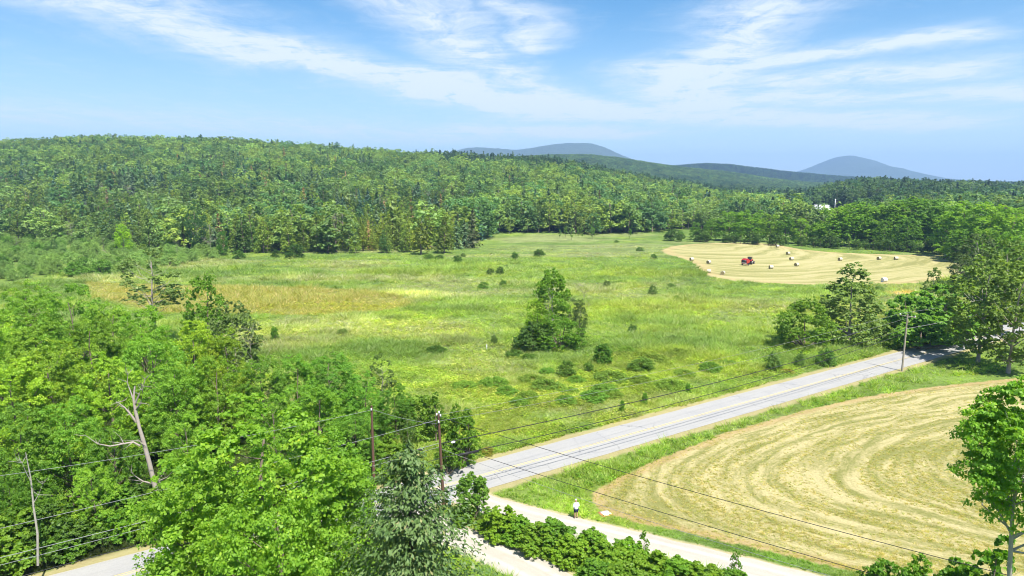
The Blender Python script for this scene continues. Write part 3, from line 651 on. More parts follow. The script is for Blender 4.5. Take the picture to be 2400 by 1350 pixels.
def forest_kinds(P):
    """species, height, width and leaf tone of each tree, by stand; tone also carries painted cloud shade"""
    x, y = P[:, 0], P[:, 1]; z = H(x, y); px, py, dp = proj(x, y, z + 8); n = len(P)
    u = rng.random(n); patch = fbm(x / 55, y / 70, 71, 3); patch2 = fbm(x / 30, y / 38, 77, 3)
    cedar = .82 * (1 - sstep(py, 455, 500) * 0) * sstep(py, 440, 478) * (1 - sstep(px, 1050, 1130)); cedar = np.maximum(cedar, .25 * sstep(py, 395, 430) * (1 - sstep(px, 700, 900)))
    cedar = np.where(patch > .63, cedar * .25, cedar)
    con = .26 * sstep(py, 372, 392) * (1 - sstep(py, 455, 475)) * (1 - sstep(px, 820, 1000)) * sstep(patch2, .42, .55) * 2.2
    con = np.maximum(con, .12)
    dark = (y > 840) & (px > 1030) & (px < 2000) ; dark |= (y > 500) & (px > 1840)  # ridges in cloud shade: imitated by more conifers and darkened leaf tone
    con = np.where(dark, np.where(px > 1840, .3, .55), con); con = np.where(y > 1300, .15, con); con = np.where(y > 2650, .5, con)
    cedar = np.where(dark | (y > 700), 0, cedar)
    kind = np.zeros(n, int)          # 0 broadleaf 1 pale broadleaf 2 cedar 3 spruce 4 pine 5 brown fir 6 dead
    kind[rng.random(n) < .12] = 1
    kind[(px > 1520) & (px < 1900) & (y < 560) & (rng.random(n) < .55)] = 1
    c2 = u < con; kind[c2] = np.where(rng.random(c2.sum()) < .6, 3, 4)
    c3 = (u >= con) & (u < con + cedar); kind[c3] = 2
    br = rng.random(n); bp = .012 + .10 * (np.exp(-((px - 800) / 80) ** 2 - ((py - 440) / 30) ** 2) + .6 * np.exp(-((px - 520) / 200) ** 2 - ((py - 430) / 40) ** 2))
    kind[(br < bp) & ~dark] = 5; kind[(br > 1 - .012) & (y < 900)] = 6
    kind[(px > 1540) & (px < 1690) & (y < 620) & (br > .85)] = 6
    h = np.array([17, 15.5, 14, 17.5, 19, 16, 15])[kind] * rng.uniform(.6, 1.32, n) * (.85 + .3 * fbm(x / 35, y / 35, 88, 2))
    h = np.where(y > 1300, 15, h) * np.where(y > 2650, 1.15, 1)
    w = np.array([1.1, 1.05, 1.05, 1.0, 1.05, 1.0, .9])[kind] * rng.uniform(.82, 1.2, n); w = np.where(y > 1300, w * 1.35, w)
    PAL = np.array([(1.1, 1.08, 1.15), (1.35, 1.25, 1.0), (1.5, 1.42, 1.4), (.62, .74, .8), (.75, .95, 1.2), (.8, .8, .7), (1.45, 1.25, .9), (.5, .62, .6)])
    pi_ = np.clip((fbm(x / 26, y / 34, 85, 3) - .28) / .44 * 8, 0, 7.99).astype(int); rn_ = rng.choice(8, n, p=[.22, .17, .14, .12, .11, .09, .09, .06])
    pi_ = np.where(rng.random(n) < .5, rn_, np.array([3, 7, 0, 4, 1, 5, 2, 6])[pi_])
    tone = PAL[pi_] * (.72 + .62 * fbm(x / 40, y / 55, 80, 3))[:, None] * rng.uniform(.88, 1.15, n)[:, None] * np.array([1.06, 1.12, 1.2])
    tone *= np.where(dark, .62, 1)[:, None] * np.where(dark[:, None], np.array([.8, .95, 1.25]), 1)  # cloud shadow painted into the leaf colour, darker and bluer
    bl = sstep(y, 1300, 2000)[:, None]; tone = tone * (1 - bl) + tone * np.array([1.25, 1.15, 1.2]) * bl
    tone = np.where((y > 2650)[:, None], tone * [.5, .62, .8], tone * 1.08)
    return np.column_stack([x, y, z - .2]), kind, h, w, tone
VAR = {0: ['far0', 'far1', 'far2', 'far3'], 1: ['farg0', 'farg1'], 2: ['cedar0', 'cedar1', 'cedar2'], 3: ['spruce0', 'spruce1', 'spruce2'], 4: ['pine0', 'pine1'], 5: ['brownfir'], 6: ['dead0', 'dead1']}
ALLK = [k for v in VAR.values() for k in v]; OFF = {}; _o = 0
for kk_, v_ in VAR.items(): OFF[kk_] = _o; _o += len(v_)
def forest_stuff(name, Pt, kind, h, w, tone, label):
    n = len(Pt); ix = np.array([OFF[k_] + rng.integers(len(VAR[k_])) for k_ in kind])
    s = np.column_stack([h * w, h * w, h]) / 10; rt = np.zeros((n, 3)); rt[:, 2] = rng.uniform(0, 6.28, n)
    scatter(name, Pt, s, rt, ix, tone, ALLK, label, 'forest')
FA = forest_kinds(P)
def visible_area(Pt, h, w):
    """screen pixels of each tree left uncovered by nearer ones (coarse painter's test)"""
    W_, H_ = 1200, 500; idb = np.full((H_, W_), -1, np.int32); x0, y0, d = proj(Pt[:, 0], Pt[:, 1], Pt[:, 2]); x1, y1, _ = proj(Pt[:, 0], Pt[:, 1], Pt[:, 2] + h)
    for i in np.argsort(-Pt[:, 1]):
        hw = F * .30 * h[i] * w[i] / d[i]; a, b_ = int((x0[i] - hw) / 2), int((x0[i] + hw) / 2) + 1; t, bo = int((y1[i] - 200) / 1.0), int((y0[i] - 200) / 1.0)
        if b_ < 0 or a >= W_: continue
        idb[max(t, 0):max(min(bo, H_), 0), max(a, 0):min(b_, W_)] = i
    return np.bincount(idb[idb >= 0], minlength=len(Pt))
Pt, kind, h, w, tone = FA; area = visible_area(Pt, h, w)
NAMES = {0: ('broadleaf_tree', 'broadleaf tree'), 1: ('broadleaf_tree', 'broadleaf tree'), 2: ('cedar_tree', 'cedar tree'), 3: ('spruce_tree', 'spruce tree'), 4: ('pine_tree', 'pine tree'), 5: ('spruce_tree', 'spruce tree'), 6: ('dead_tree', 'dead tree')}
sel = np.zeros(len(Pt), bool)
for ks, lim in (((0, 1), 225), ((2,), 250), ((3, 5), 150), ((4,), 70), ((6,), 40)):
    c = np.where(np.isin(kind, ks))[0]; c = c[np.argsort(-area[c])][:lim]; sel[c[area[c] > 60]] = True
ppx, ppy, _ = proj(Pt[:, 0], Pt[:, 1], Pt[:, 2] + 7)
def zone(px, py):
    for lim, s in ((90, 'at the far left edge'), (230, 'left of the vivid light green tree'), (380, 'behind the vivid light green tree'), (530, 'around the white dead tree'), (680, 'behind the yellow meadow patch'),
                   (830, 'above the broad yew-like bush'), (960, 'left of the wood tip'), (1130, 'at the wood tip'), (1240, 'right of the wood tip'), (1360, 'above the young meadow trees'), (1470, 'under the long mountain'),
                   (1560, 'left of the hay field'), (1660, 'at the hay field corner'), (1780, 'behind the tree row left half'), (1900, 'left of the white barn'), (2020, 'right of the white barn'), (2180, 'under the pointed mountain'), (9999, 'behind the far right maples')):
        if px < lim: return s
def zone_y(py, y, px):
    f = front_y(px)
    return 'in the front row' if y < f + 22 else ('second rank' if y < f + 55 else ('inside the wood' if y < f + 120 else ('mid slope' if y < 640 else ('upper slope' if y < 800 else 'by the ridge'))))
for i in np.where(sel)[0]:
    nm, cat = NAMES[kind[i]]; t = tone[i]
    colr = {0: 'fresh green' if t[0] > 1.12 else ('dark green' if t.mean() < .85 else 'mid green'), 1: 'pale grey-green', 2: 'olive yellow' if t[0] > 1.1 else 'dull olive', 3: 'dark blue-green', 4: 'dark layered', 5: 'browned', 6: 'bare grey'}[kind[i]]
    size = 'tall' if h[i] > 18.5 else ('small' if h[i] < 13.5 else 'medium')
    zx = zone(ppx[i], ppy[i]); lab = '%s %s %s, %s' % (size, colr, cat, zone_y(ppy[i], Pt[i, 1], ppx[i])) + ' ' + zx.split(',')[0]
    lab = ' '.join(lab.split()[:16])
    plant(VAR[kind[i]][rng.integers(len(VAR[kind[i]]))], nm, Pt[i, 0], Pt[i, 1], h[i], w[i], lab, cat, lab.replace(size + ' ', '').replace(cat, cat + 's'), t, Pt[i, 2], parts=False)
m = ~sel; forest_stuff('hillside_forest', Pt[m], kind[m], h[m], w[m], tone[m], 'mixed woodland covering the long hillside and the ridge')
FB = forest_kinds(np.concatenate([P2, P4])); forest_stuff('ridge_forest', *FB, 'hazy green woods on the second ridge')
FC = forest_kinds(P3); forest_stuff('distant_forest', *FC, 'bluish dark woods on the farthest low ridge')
# ------------------------------------------------------------------ single trees placed where they stand
def tree_top(key, name, px, ytop, Y, w, label, cat='tree', group=None, tone=GREEN, zg=0.0, **kw):
    h = top_z(ytop, Y) - zg; return plant(key, name, x_at(px, ytop, Y), Y, h, w, label, cat, group, tone, zg, **kw)
W = 'maples of the roadside wood'
LW = [  # key, px, ytop, Y, w, label, tone
 ('near0', 55, 655, 98, .80, 'dark round maple at the wood\'s back corner, on the left edge of the view', (.78, .82, .8)),
 ('near1', 165, 668, 96, .75, 'dark green maple right of the dark corner maple at the back of the wood', (.80, .85, .8)),
 ('near2', -70, 660, 92, .9, 'maple cut by the left edge of the view beside the dark corner maple', (1.1, 1.05, .9)),
 ('nearl0', 245, 705, 92, .72, 'yellowish maple in the back row below the pale lone willow', (1.0, 1.0, 1)),
 ('near3', 330, 715, 88, .8, 'full dark-topped maple in the back row of the wood, fourth from the left', (.9, .95, .9)),
 ('nearl1', 205, 745, 84, .8, 'light green maple behind the tallest left maples', (.9, .92, .9)),
 ('near2', 85, 740, 82, .85, 'broad mid green maple under the dark corner maple', (1.0, 1.0, 1)),
 ('near1', -20, 730, 82, .85, 'mid green maple half outside the left edge, second row', (1, 1, 1)),
 ('near0', 350, 775, 78, .85, 'rounded maple directly behind the bleached snag', (.85, .92, .9)),
 ('near3', 450, 745, 84, .78, 'olive tinted maple in the middle of the wood', (1.15, 1.0, .7)),
 ('near2', 530, 765, 80, .75, 'olive maple beside the half bare tree', (1.12, .98, .75)),
 ('nearl0', 120, 800, 70, .95, 'large bright yellow-green maple on the far left of the wood', (1.12, 1.08, 1)),
 ('nearl1', 20, 835, 66, .9, 'bright yellow-green maple on the left edge above the overhead wires', (1.1, 1.06, .9)),
 ('near1', 250, 830, 70, .85, 'bright maple left of the top of the bleached snag', (1.15, 1.12, 1)),
 ('near0', 405, 845, 71, .85, 'dark maple right of the top of the bleached snag', (.85, .9, .85)),
 ('near3', 500, 835, 73, .8, 'mid green maple between the snag and the front maple', (.98, 1, .9)),
 ('nearl1', 610, 830, 76, .8, 'soft green maple with airy crown in the centre of the wood', (.8, .9, 1)),
 ('near2', 690, 820, 80, .78, 'maple with grey-green crown near the wood\'s right half', (.82, .9, 1)),
 ('near0', 770, 822, 82, 1.12, 'tall dark maple near the wood\'s right end', (.68, .8, .8)),
 ('near1', 850, 872, 79, 0.94, 'dark maple left of the thin ragged-topped tree', (.66, .78, .75)),
 ('near3', 925, 905, 77, 0.86, 'low dark maple at the wood\'s right corner above the second pole', (.66, .78, .75)),
 ('near2', 740, 905, 70, 1.01, 'mid green maple left of the grey second pole', (.85, .92, .85)),
 ('near0', 830, 960, 66, 0.91, 'dark leafy maple directly behind the second pole', (.75, .85, .8)),
 ('near1', 640, 915, 66, .8, 'maple rising behind the big front maple', (.9, .95, .85)),
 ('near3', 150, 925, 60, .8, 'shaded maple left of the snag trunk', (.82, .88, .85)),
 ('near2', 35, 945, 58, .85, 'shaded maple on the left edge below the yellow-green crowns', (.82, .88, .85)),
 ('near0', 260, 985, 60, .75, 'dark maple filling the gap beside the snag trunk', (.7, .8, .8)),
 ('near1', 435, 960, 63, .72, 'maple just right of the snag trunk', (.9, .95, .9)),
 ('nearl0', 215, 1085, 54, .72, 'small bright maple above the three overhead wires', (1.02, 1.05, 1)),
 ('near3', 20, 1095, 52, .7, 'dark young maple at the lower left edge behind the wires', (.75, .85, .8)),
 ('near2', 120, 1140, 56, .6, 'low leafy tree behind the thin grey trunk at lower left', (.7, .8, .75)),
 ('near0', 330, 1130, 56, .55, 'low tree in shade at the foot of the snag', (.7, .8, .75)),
 ('near3', 455, 1060, 59, .6, 'young maple right of the snag foot', (.85, .9, .8)),
]
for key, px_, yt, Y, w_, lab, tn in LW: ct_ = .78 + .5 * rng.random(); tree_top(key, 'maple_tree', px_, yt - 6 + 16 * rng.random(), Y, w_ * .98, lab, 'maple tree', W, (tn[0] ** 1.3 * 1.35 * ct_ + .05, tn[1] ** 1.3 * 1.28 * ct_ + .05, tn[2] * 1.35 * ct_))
tree_top('near1', 'maple_tree', 590, 950, 41, 1.12, 'big bright maple in front of the road, the nearest crown in the lower left', 'maple tree', None, (1.18, 1.2, .95), rz=.6)
tree_top('near2', 'maple_tree', 752, 1015, 45, .88, 'bright maple joined to the right side of the big front maple', 'maple tree', None, (1.05, 1.12, .9), rz=2.2)
tree_top('near0', 'maple_tree', 640, 1120, 35, .8, 'lowest bright maple at the bottom edge under the big front maple', 'maple tree', None, (1.2, 1.22, .95), rz=5.0)
tree_top('near3', 'maple_tree', 455, 1105, 38, .85, 'lower bright maple on the left side of the big front maple', 'maple tree', None, (1.15, 1.15, .9), rz=4.2)
tree_top('nearspruce', 'spruce_tree', 958, 1050, 36, 1.04, 'blue-green spruce with pale cones standing before the road junction', 'spruce tree', None, (.78, .88, .8), rz=1.0)
e = tree_top('maplefield', 'maple_tree', 2448, 884, 31, .86, 'tall maple with pale grey trunk at the right edge of the mown field', 'maple tree', None, (1.1, 1.2, .9), rz=.4)
tree_top('airy', 'willow_tree', 347, 572, 125, 1.35, 'slender pale willow with wind-blown top rising over the wood\'s back row', 'willow tree', None, (1.15, 1.15, 1.1))
tree_top('mid1', 'maple_tree', 475, 640, 112, .62, 'small round maple standing alone in front of the yellow meadow patch', 'maple tree', None, (.95, 1, .85))
tree_top('midg0', 'broadleaf_tree', 545, 705, 92, .8, 'grey-green half bare tree at the right edge of the wood\'s back row', 'broadleaf tree', None, (1, 1, 1))
tree_top('twiggy', 'dead_tree', 585, 755, 90, .9, 'bare grey branches showing beside the grey-green half bare tree', 'dead tree')
tree_top('airy', 'broadleaf_tree', 893, 825, 84, .85, 'thin ragged-topped tree poking out above the wood\'s right end', 'broadleaf tree', None, (.8, .9, .7))
tree_top('midg1', 'broadleaf_tree', 955, 970, 73, .62, 'small tree on the meadow side of the wood\'s right corner', 'broadleaf tree', None, (.8, .95, .6))
tree_top('sapling0', 'shrub', 1020, 918, 76, .75, 'leafy bush above the brown pole top at the meadow edge', 'shrub', None, (.75, .85, .7))
tree_top('bush0', 'shrub', 985, 930, 79, 1.3, 'yellow-green bush left of the brown pole top', 'shrub', None, (1.5, 1.5, 1))
tree_top('tallbush', 'shrub', 1080, 952, 69, .75, 'round dark bush just right of the brown utility pole', 'shrub', None, (.8, .88, .8))
tree_top('bush1', 'shrub', 1050, 1030, 67.5, .8, 'low bush beneath the round dark bush beside the brown pole', 'shrub', None, (1.2, 1.3, .8))
tree_top('tallbush', 'shrub', 1106, 1108, 57.5, 1.0, 'tall upright bush between the road junction and the hedge', 'shrub', None, (.95, 1.0, 1.1))
# snag and thin trunks
def poly_tree(name, pts, label, bm, branches=(), cat='dead tree'):
    parts = [tube([p[:3] for p in pts], [p[3] for p in pts], 8)]
    e = empty(name, pts[0][:3], label, cat)
    o = np.array(pts[0][:3])
    def sub(v): return (v[0] - o, v[1])
    link('trunk', mesh_np(name + '_trunk', *sub(parts[0]), mats=[bm], smooth=True), e)
    rg = np.random.default_rng(5)
    for b in branches:
        bp = [tube([p[:3] for p in b], [p[3] for p in b], 6)]
        for _ in range(7):
            j = rg.integers(1, len(b)); p = np.array(b[j][:3]); d = p - np.array(b[j - 1][:3]); d = d / (np.linalg.norm(d) + 1e-6) + rg.normal(size=3) * .7
            q = p + d * rg.uniform(.3, .8); bp.append(tube([p, (p + q) / 2 + rg.normal(size=3) * .08, q], [b[j][3] * .7 + .01, .02, .008], 4))
        link('branch', mesh_np(name + '_branch', *sub(join(bp)), mats=[bm], smooth=True), e)
    return e
def wp(px, py, Y): return (x_at(px, py, Y), Y, top_z(py, Y))
def wl(lst, Y): return [(*wp(a, b, Y + dy), r) for a, b, dy, r in lst]
YS = 56.0
poly_tree('dead_tree', wl([(374, 1215, 0, .22), (368, 1160, 0, .21), (350, 1085, 0, .19), (335, 1030, -.1, .17), (326, 1000, -.1, .14), (318, 965, 0, .14), (313, 935, 0, .10), (316, 905, .2, .06)], YS),
    'bleached dead snag leaning left out of the dark wood', M['palebark'],
    [wl([(314, 940, 0, .09), (306, 918, .2, .05), (298, 896, .3, .035), (300, 878, .3, .018)], YS), wl([(315, 950, 0, .09), (326, 925, -.2, .06), (332, 905, -.2, .04), (340, 890, -.2, .015)], YS),
     wl([(316, 962, 0, .07), (330, 945, -.3, .05), (334, 915, -.4, .03), (338, 898, -.4, .015)], YS), wl([(320, 990, 0, .12), (305, 970, -.2, .09), (292, 955, -.4, .06), (276, 943, -.6, .03)], YS),
     wl([(328, 1045, 0, .10), (312, 1036, -.3, .08), (290, 1040, -.6, .07), (258, 1046, -1, .06), (228, 1040, -1.4, .04), (200, 1020, -1.8, .02)], YS),
     wl([(356, 1133, 0, .09), (335, 1128, -.4, .06), (316, 1115, -.7, .02)], YS), wl([(360, 1135, 0, .08), (370, 1128, .2, .06), (382, 1134, .4, .04)], YS),
     wl([(345, 1060, 0, .05), (337, 1043, -.3, .04), (330, 1035, -.4, .02)], YS)])
poly_tree('thin_tree', wl([(89, 1325, 0, .09), (88, 1250, 0, .08), (79, 1190, .2, .07), (72, 1120, .3, .05), (60, 1060, .2, .025)], 47.5), 'thin grey leaning trunk behind the wires at lower left', M['greybark'],
    [wl([(73, 1130, 0, .03), (60, 1105, -.3, .02), (52, 1085, -.4, .01)], 47.5), wl([(78, 1180, 0, .03), (90, 1160, .3, .02), (100, 1135, .4, .01)], 47.5)])
#poly_tree('fallen_trunk', wl([(122, 1080, 0, .16), (105, 1060, 0, .14), (88, 1045, .2, .12), (60, 1035, .3, .08)], 52), 'short grey leaning trunk glimpsed between the left maples', M['palebark'])

# centre tree group of the meadow
tree_top('lone', 'maple_tree', 1295, 630, 127, .72, 'tall maple of the lone tree group in the meadow centre', 'maple tree', None, (.95, 1.02, .85), rz=.5)
tree_top('mid3', 'maple_tree', 1258, 700, 125, .75, 'lower bright maple on the left side of the lone meadow group', 'maple tree', None, (1.3, 1.25, .8))
tree_top('airy', 'broadleaf_tree', 1335, 690, 128, 1.1, 'thin birch on the right side of the lone meadow group', 'broadleaf tree', None, (.75, .8, .7))
tree_top('midg0', 'broadleaf_tree', 1360, 700, 127, .5, 'narrow half dead tree at the right end of the lone meadow group', 'broadleaf tree', None, (.7, .75, .6))
tree_top('twiggy', 'dead_tree', 1370, 655, 129, .8, 'bare pale whips standing behind the lone meadow group', 'dead tree')
tree_top('dead1', 'dead_tree', 1285, 690, 124.5, .5, 'pale bare forked stems in front of the lone meadow maple', 'dead tree')
tree_top('roundlow', 'shrub', 1310, 738, 122, 1.3, 'dense low maple thicket at the foot of the lone meadow group', 'shrub', None, (.8, .9, .75))
tree_top('bush0', 'shrub', 1252, 755, 122, 1.3, 'dark bush left of the thicket under the lone meadow group', 'shrub', None, (.75, .85, .8))
plant('twiggy', 'dead_shrub', *at(1159, 806), 4.5, 1.3, 'bare grey shrub standing left of the lone meadow group', 'shrub', None, (1, 1, 1))
plant('bushg', 'shrub', *at(1158, 806), 1.8, .7, 'scrubby greenery at the foot of the bare grey meadow shrub', 'shrub', None, (.8, .9, .7))

# shrubs in the meadow: base pixel, height, width, key, label, tone
SH = [(1412, 850, 3.3, 1.0, 'hedge0', 'dense dark round bush right below the lone tree group', (.45, .55, .5)),
 (1328, 880, 2.4, 1.05, 'bush0', 'dark bush left of the dense round bush', (.85, .9, .8)), (1380, 872, 1.7, 1.0, 'bush1', 'small bush between the dark bush and the dense round bush', (.8, .9, .7)),
 (1503, 868, 2.1, 1.7, 'bush0', 'wide grey-green bush right of the dense round bush', (.9, .95, .8)), (1483, 779, 1.7, 1.1, 'bush1', 'small dark bush above the wide grey-green bush', (.6, .7, .6)),
 (1530, 690, 2.7, .8, 'bushg', 'round grey-green bush alone below the hay field\'s left tip', (.62, .7, .55)), (1422, 674, 2.2, .85, 'bushg', 'round olive bush left of the lone grey-green one', (.5, .52, .4)),
 (1264, 601, 3.0, 1.4, 'bush0', 'widest dark bush in the upper meadow', (.6, .7, .65)), (1207, 608, 3.1, 1.05, 'bush1', 'dark bush left of the widest upper meadow bush', (.6, .75, .6)),
 (1073, 616, 2.9, 1.1, 'bush0', 'dark bush in front of the cedar wood\'s point', (.55, .7, .6)), (1005, 608, 2.2, 1.9, 'bush1', 'long low bush at the cedar wood\'s edge', (.7, .8, .6)),
 (1030, 609, 2.0, 1.7, 'bush0', 'low bush touching the long low one at the cedar edge', (.6, .7, .55)), (1086, 602, 1.6, 1.3, 'bushg', 'greyish low bush behind the dark one at the cedar point', (.6, .65, .5)),
 (1149, 645, 2.5, 1.0, 'bush1', 'left bush of the close pair in the mid meadow', (.5, .55, .5)), (1172, 643, 2.6, .9, 'bush0', 'right bush of the close pair in the mid meadow', (.5, .58, .5)),
 (1133, 676, 1.9, 1.5, 'bush0', 'flat bush below the close pair of bushes', (.85, 1, .7)), (1180, 670, 1.9, 1.1, 'bush1', 'small round bush right of the flat one', (.75, .9, .6)),
 (1186, 628, 1.3, 1.3, 'bushg', 'tiny bush above the close pair of bushes', (.55, .6, .5)), (1500, 588, 1.9, 1.6, 'bushg', 'low bush by the hay field\'s upper left rim', (.7, .8, .6)),
 (1532, 606, 2.0, 1.3, 'bush1', 'low dark bush at the hay field\'s left tip', (.6, .75, .55)), (1445, 568, 1.3, 1.8, 'bushg', 'thin low bush in the pale upper meadow', (.7, .8, .6)),
 (1573, 672, 1.1, 2.0, 'bushg', 'flat scrub patch right of the lone grey-green bush', (.7, .8, .5)), (644, 800, 2.9, .7, 'tallbush', 'small dark conical bush right of the wood\'s back row', (.55, .7, .6)),
 (803, 783, 1.2, 1.6, 'bushg', 'faint grey bush in the meadow left of centre', (.8, .85, .55)), (1022, 826, 1.2, 1.1, 'bramble', 'broad low bramble patch left of the white post', (.6, .7, .6)),
 (1205, 835, 1.1, 1.0, 'bramble', 'low bramble patch right of the white post', (.7, .8, .6)), (1240, 842, 1.0, 1.0, 'bramble', 'low bramble patch beneath the lone tree group', (.75, .85, .6)),
 (1812, 868, 3.2, .72, 'bushg', 'pale upright willow bush beside the road, left one', (.7, .8, .6)), (1873, 862, 2.8, .5, 'bushg', 'narrow pale willow bush beside the road', (.7, .8, .6)),
 (1935, 856, 2.8, .95, 'bush0', 'dark rounded bush at the roadside right of the willow bushes', (.75, .9, .9)), (1612, 922, 1.5, .7, 'tallbush', 'small roadside sapling bush, highest of three along the wires', (.6, .75, .6)),
 (1511, 948, 1.7, .65, 'tallbush', 'small roadside sapling bush, middle of three along the wires', (.6, .75, .6)), (1458, 965, 1.6, .6, 'tallbush', 'small roadside sapling bush, lowest of three along the wires', (.6, .75, .6)),
 (1870, 732, 3.2, .8, 'bushg', 'pale small bush behind the round roadside tree', (.75, .8, .65)), (2058, 790, 3.4, .9, 'bushg', 'yellowish willow scrub beside the roadside poplar', (1.0, 1.1, .7)),
 (2090, 775, 3.0, 1.0, 'bushg', 'willow scrub between the poplar and the sumac mound', (.9, 1.0, .6)), (2155, 800, 1.5, 1.2, 'bush0', 'small dark bush right of the grey crossarm pole', (.7, .9, .7)),
 (1575, 798, 1.1, 1.9, 'bushg', 'faint low scrub above the road in the right meadow', (.7, .75, .5)), (2060, 683, 1.6, 1.6, 'bushg', 'low bush below the white wrapped bale', (.7, .8, .6)),
 (560, 606, 3.4, 1.2, 'bush0', 'spreading dark bush at the meadow\'s far left corner', (.6, .75, .6)), (1585, 700, .9, 1.6, 'bushl', 'tiny weed clump right of the round grey-green bush', (.6, .7, .5))]
for px_, py_, h_, w_, key, lab, tn in SH: tn = tuple(c_ * 1.4 for c_ in tn); plant(key, 'shrub', *at(px_, py_), h_, w_ * 1.1, lab, 'shrub', 'shrubs scattered over the meadow', tn)
# bramble patches spread through the near meadow
bramble = [(1290, 905), (1350, 900), (1440, 890), (1560, 905), (1600, 880), (1180, 920), (1240, 935), (1320, 950), (1420, 915), (1490, 900), (1380, 940), (1150, 905), (1290, 870), (1660, 870), (1545, 845), (1600, 830), (1480, 830), (1340, 915), (1210, 955), (1100, 905), (1700, 850), (1250, 895), (1450, 935)]
for i_ in range(26):
    a_ = -60 + i_ * 21 + rng.uniform(-6, 6); s_ = np.interp(a_, [-60, 500], [-78, -41]) + rng.uniform(-2, 2)
    q_ = along(0, 6.0 + rng.uniform(-.8, 1.6)); q_ = (q_[0] + RU[0] * (s_), q_[1] + RU[1] * (s_))
    plant(['hedge0', 'hedge1', 'bush0'][i_ % 3], 'shrub', q_[0], q_[1], rng.uniform(2.4, 4.6), rng.uniform(.9, 1.3), ['rounded', 'ragged', 'dark'][i_ % 3] + ' leafy bush at the wood foot, ' + ['by the lower left corner', 'below the thin grey trunk', 'between the thin trunk and the snag', 'below the bleached snag', 'between the snag and the slim pole', 'beside the slim brown pole'][min(5, int(i_ / 4.4))], 'shrub', 'bushes along the foot of the left wood', (.9, 1.0, .85))
for i_, (a_, b_) in enumerate(bramble):
    plant('bramble', 'bramble', *at(a_ + rng.uniform(-12, 12), b_ + rng.uniform(-6, 6)), rng.uniform(.7, 1.3), rng.uniform(1.0, 1.7), 'low spreading bramble patch ' + ('left of' if a_ < 1290 else 'below' if a_ < 1390 else 'directly under' if a_ < 1450 else 'right of' if a_ < 1550 else 'far right of') + ' the dense round bush, ' + ('upper' if b_ < 885 else 'middle' if b_ < 915 else 'lower') + ' part of the meadow', 'bramble', 'bramble patches of the near meadow', (1.6 + .4 * rng.random(), 1.6 + .3 * rng.random(), 1.4))

# roadside trees on the right
tree_top('roundlow', 'broadleaf_tree', 1893, 700, 124, 1.15, 'round dense tree by the road left of the poplar', 'broadleaf tree', None, (.9, .9, .9))
tree_top('poplar', 'poplar_tree', 2003, 616, 127, 1.25, 'tall grey-green poplar tapering to a point beside the road', 'poplar tree', None, (1.15, 1.2, 1.05), rz=2)
for a_, b_, Y, w_, lab in ((2190, 668, 133, 1.15, 'largest domed sumac mound above the grey crossarm pole'), (2150, 690, 128, .85, 'sumac mound left of the largest one'), (2165, 740, 122, 1.2, 'low sumac mound nearest the road'), (2240, 700, 126, 1.0, 'sumac mound beside the big birch'), (2250, 668, 140, 1.2, 'sumac dome partly behind the big birch')):
    tree_top('sumac', 'sumac_shrub', a_, b_, Y, w_ * 1.15, lab, 'sumac shrub', 'sumac thicket beyond the road', (.95, 1.05, 1.5))
tree_top('midg1', 'birch_tree', 2193, 627, 150, .6, 'slender light birch rising behind the sumac mounds', 'birch tree', None, (1.1, 1.15, .9))
tree_top('midg0', 'birch_tree', 2318, 600, 112, .98, 'big birch with white trunk over the road\'s far end', 'birch tree', None, (1.25, 1.3, .85), rz=1.2)
tree_top('midg1', 'birch_tree', 2392, 612, 106, .95, 'second birch cut by the right edge of the view', 'birch tree', None, (1.1, 1.15, .75))
tree_top('midg0', 'birch_tree', 2370, 560, 135, .9, 'birch standing behind the big birch at the right edge', 'birch tree', None, (1.05, 1.1, .75))
tree_top('midg1', 'willow_tree', 2300, 548, 200, 1.3, 'grey-olive willow at the hay field\'s right corner', 'willow tree', None, (.68, .72, .65))
tree_top('midg0', 'willow_tree', 2258, 605, 195, 1.2, 'lower grey-olive willow in front of the field corner', 'willow tree', None, (.6, .65, .55))
tree_top('mid0', 'maple_tree', 2395, 575, 190, .9, 'maple at the right edge beside the grey-olive willow', 'maple tree', None, (1, 1, .9))
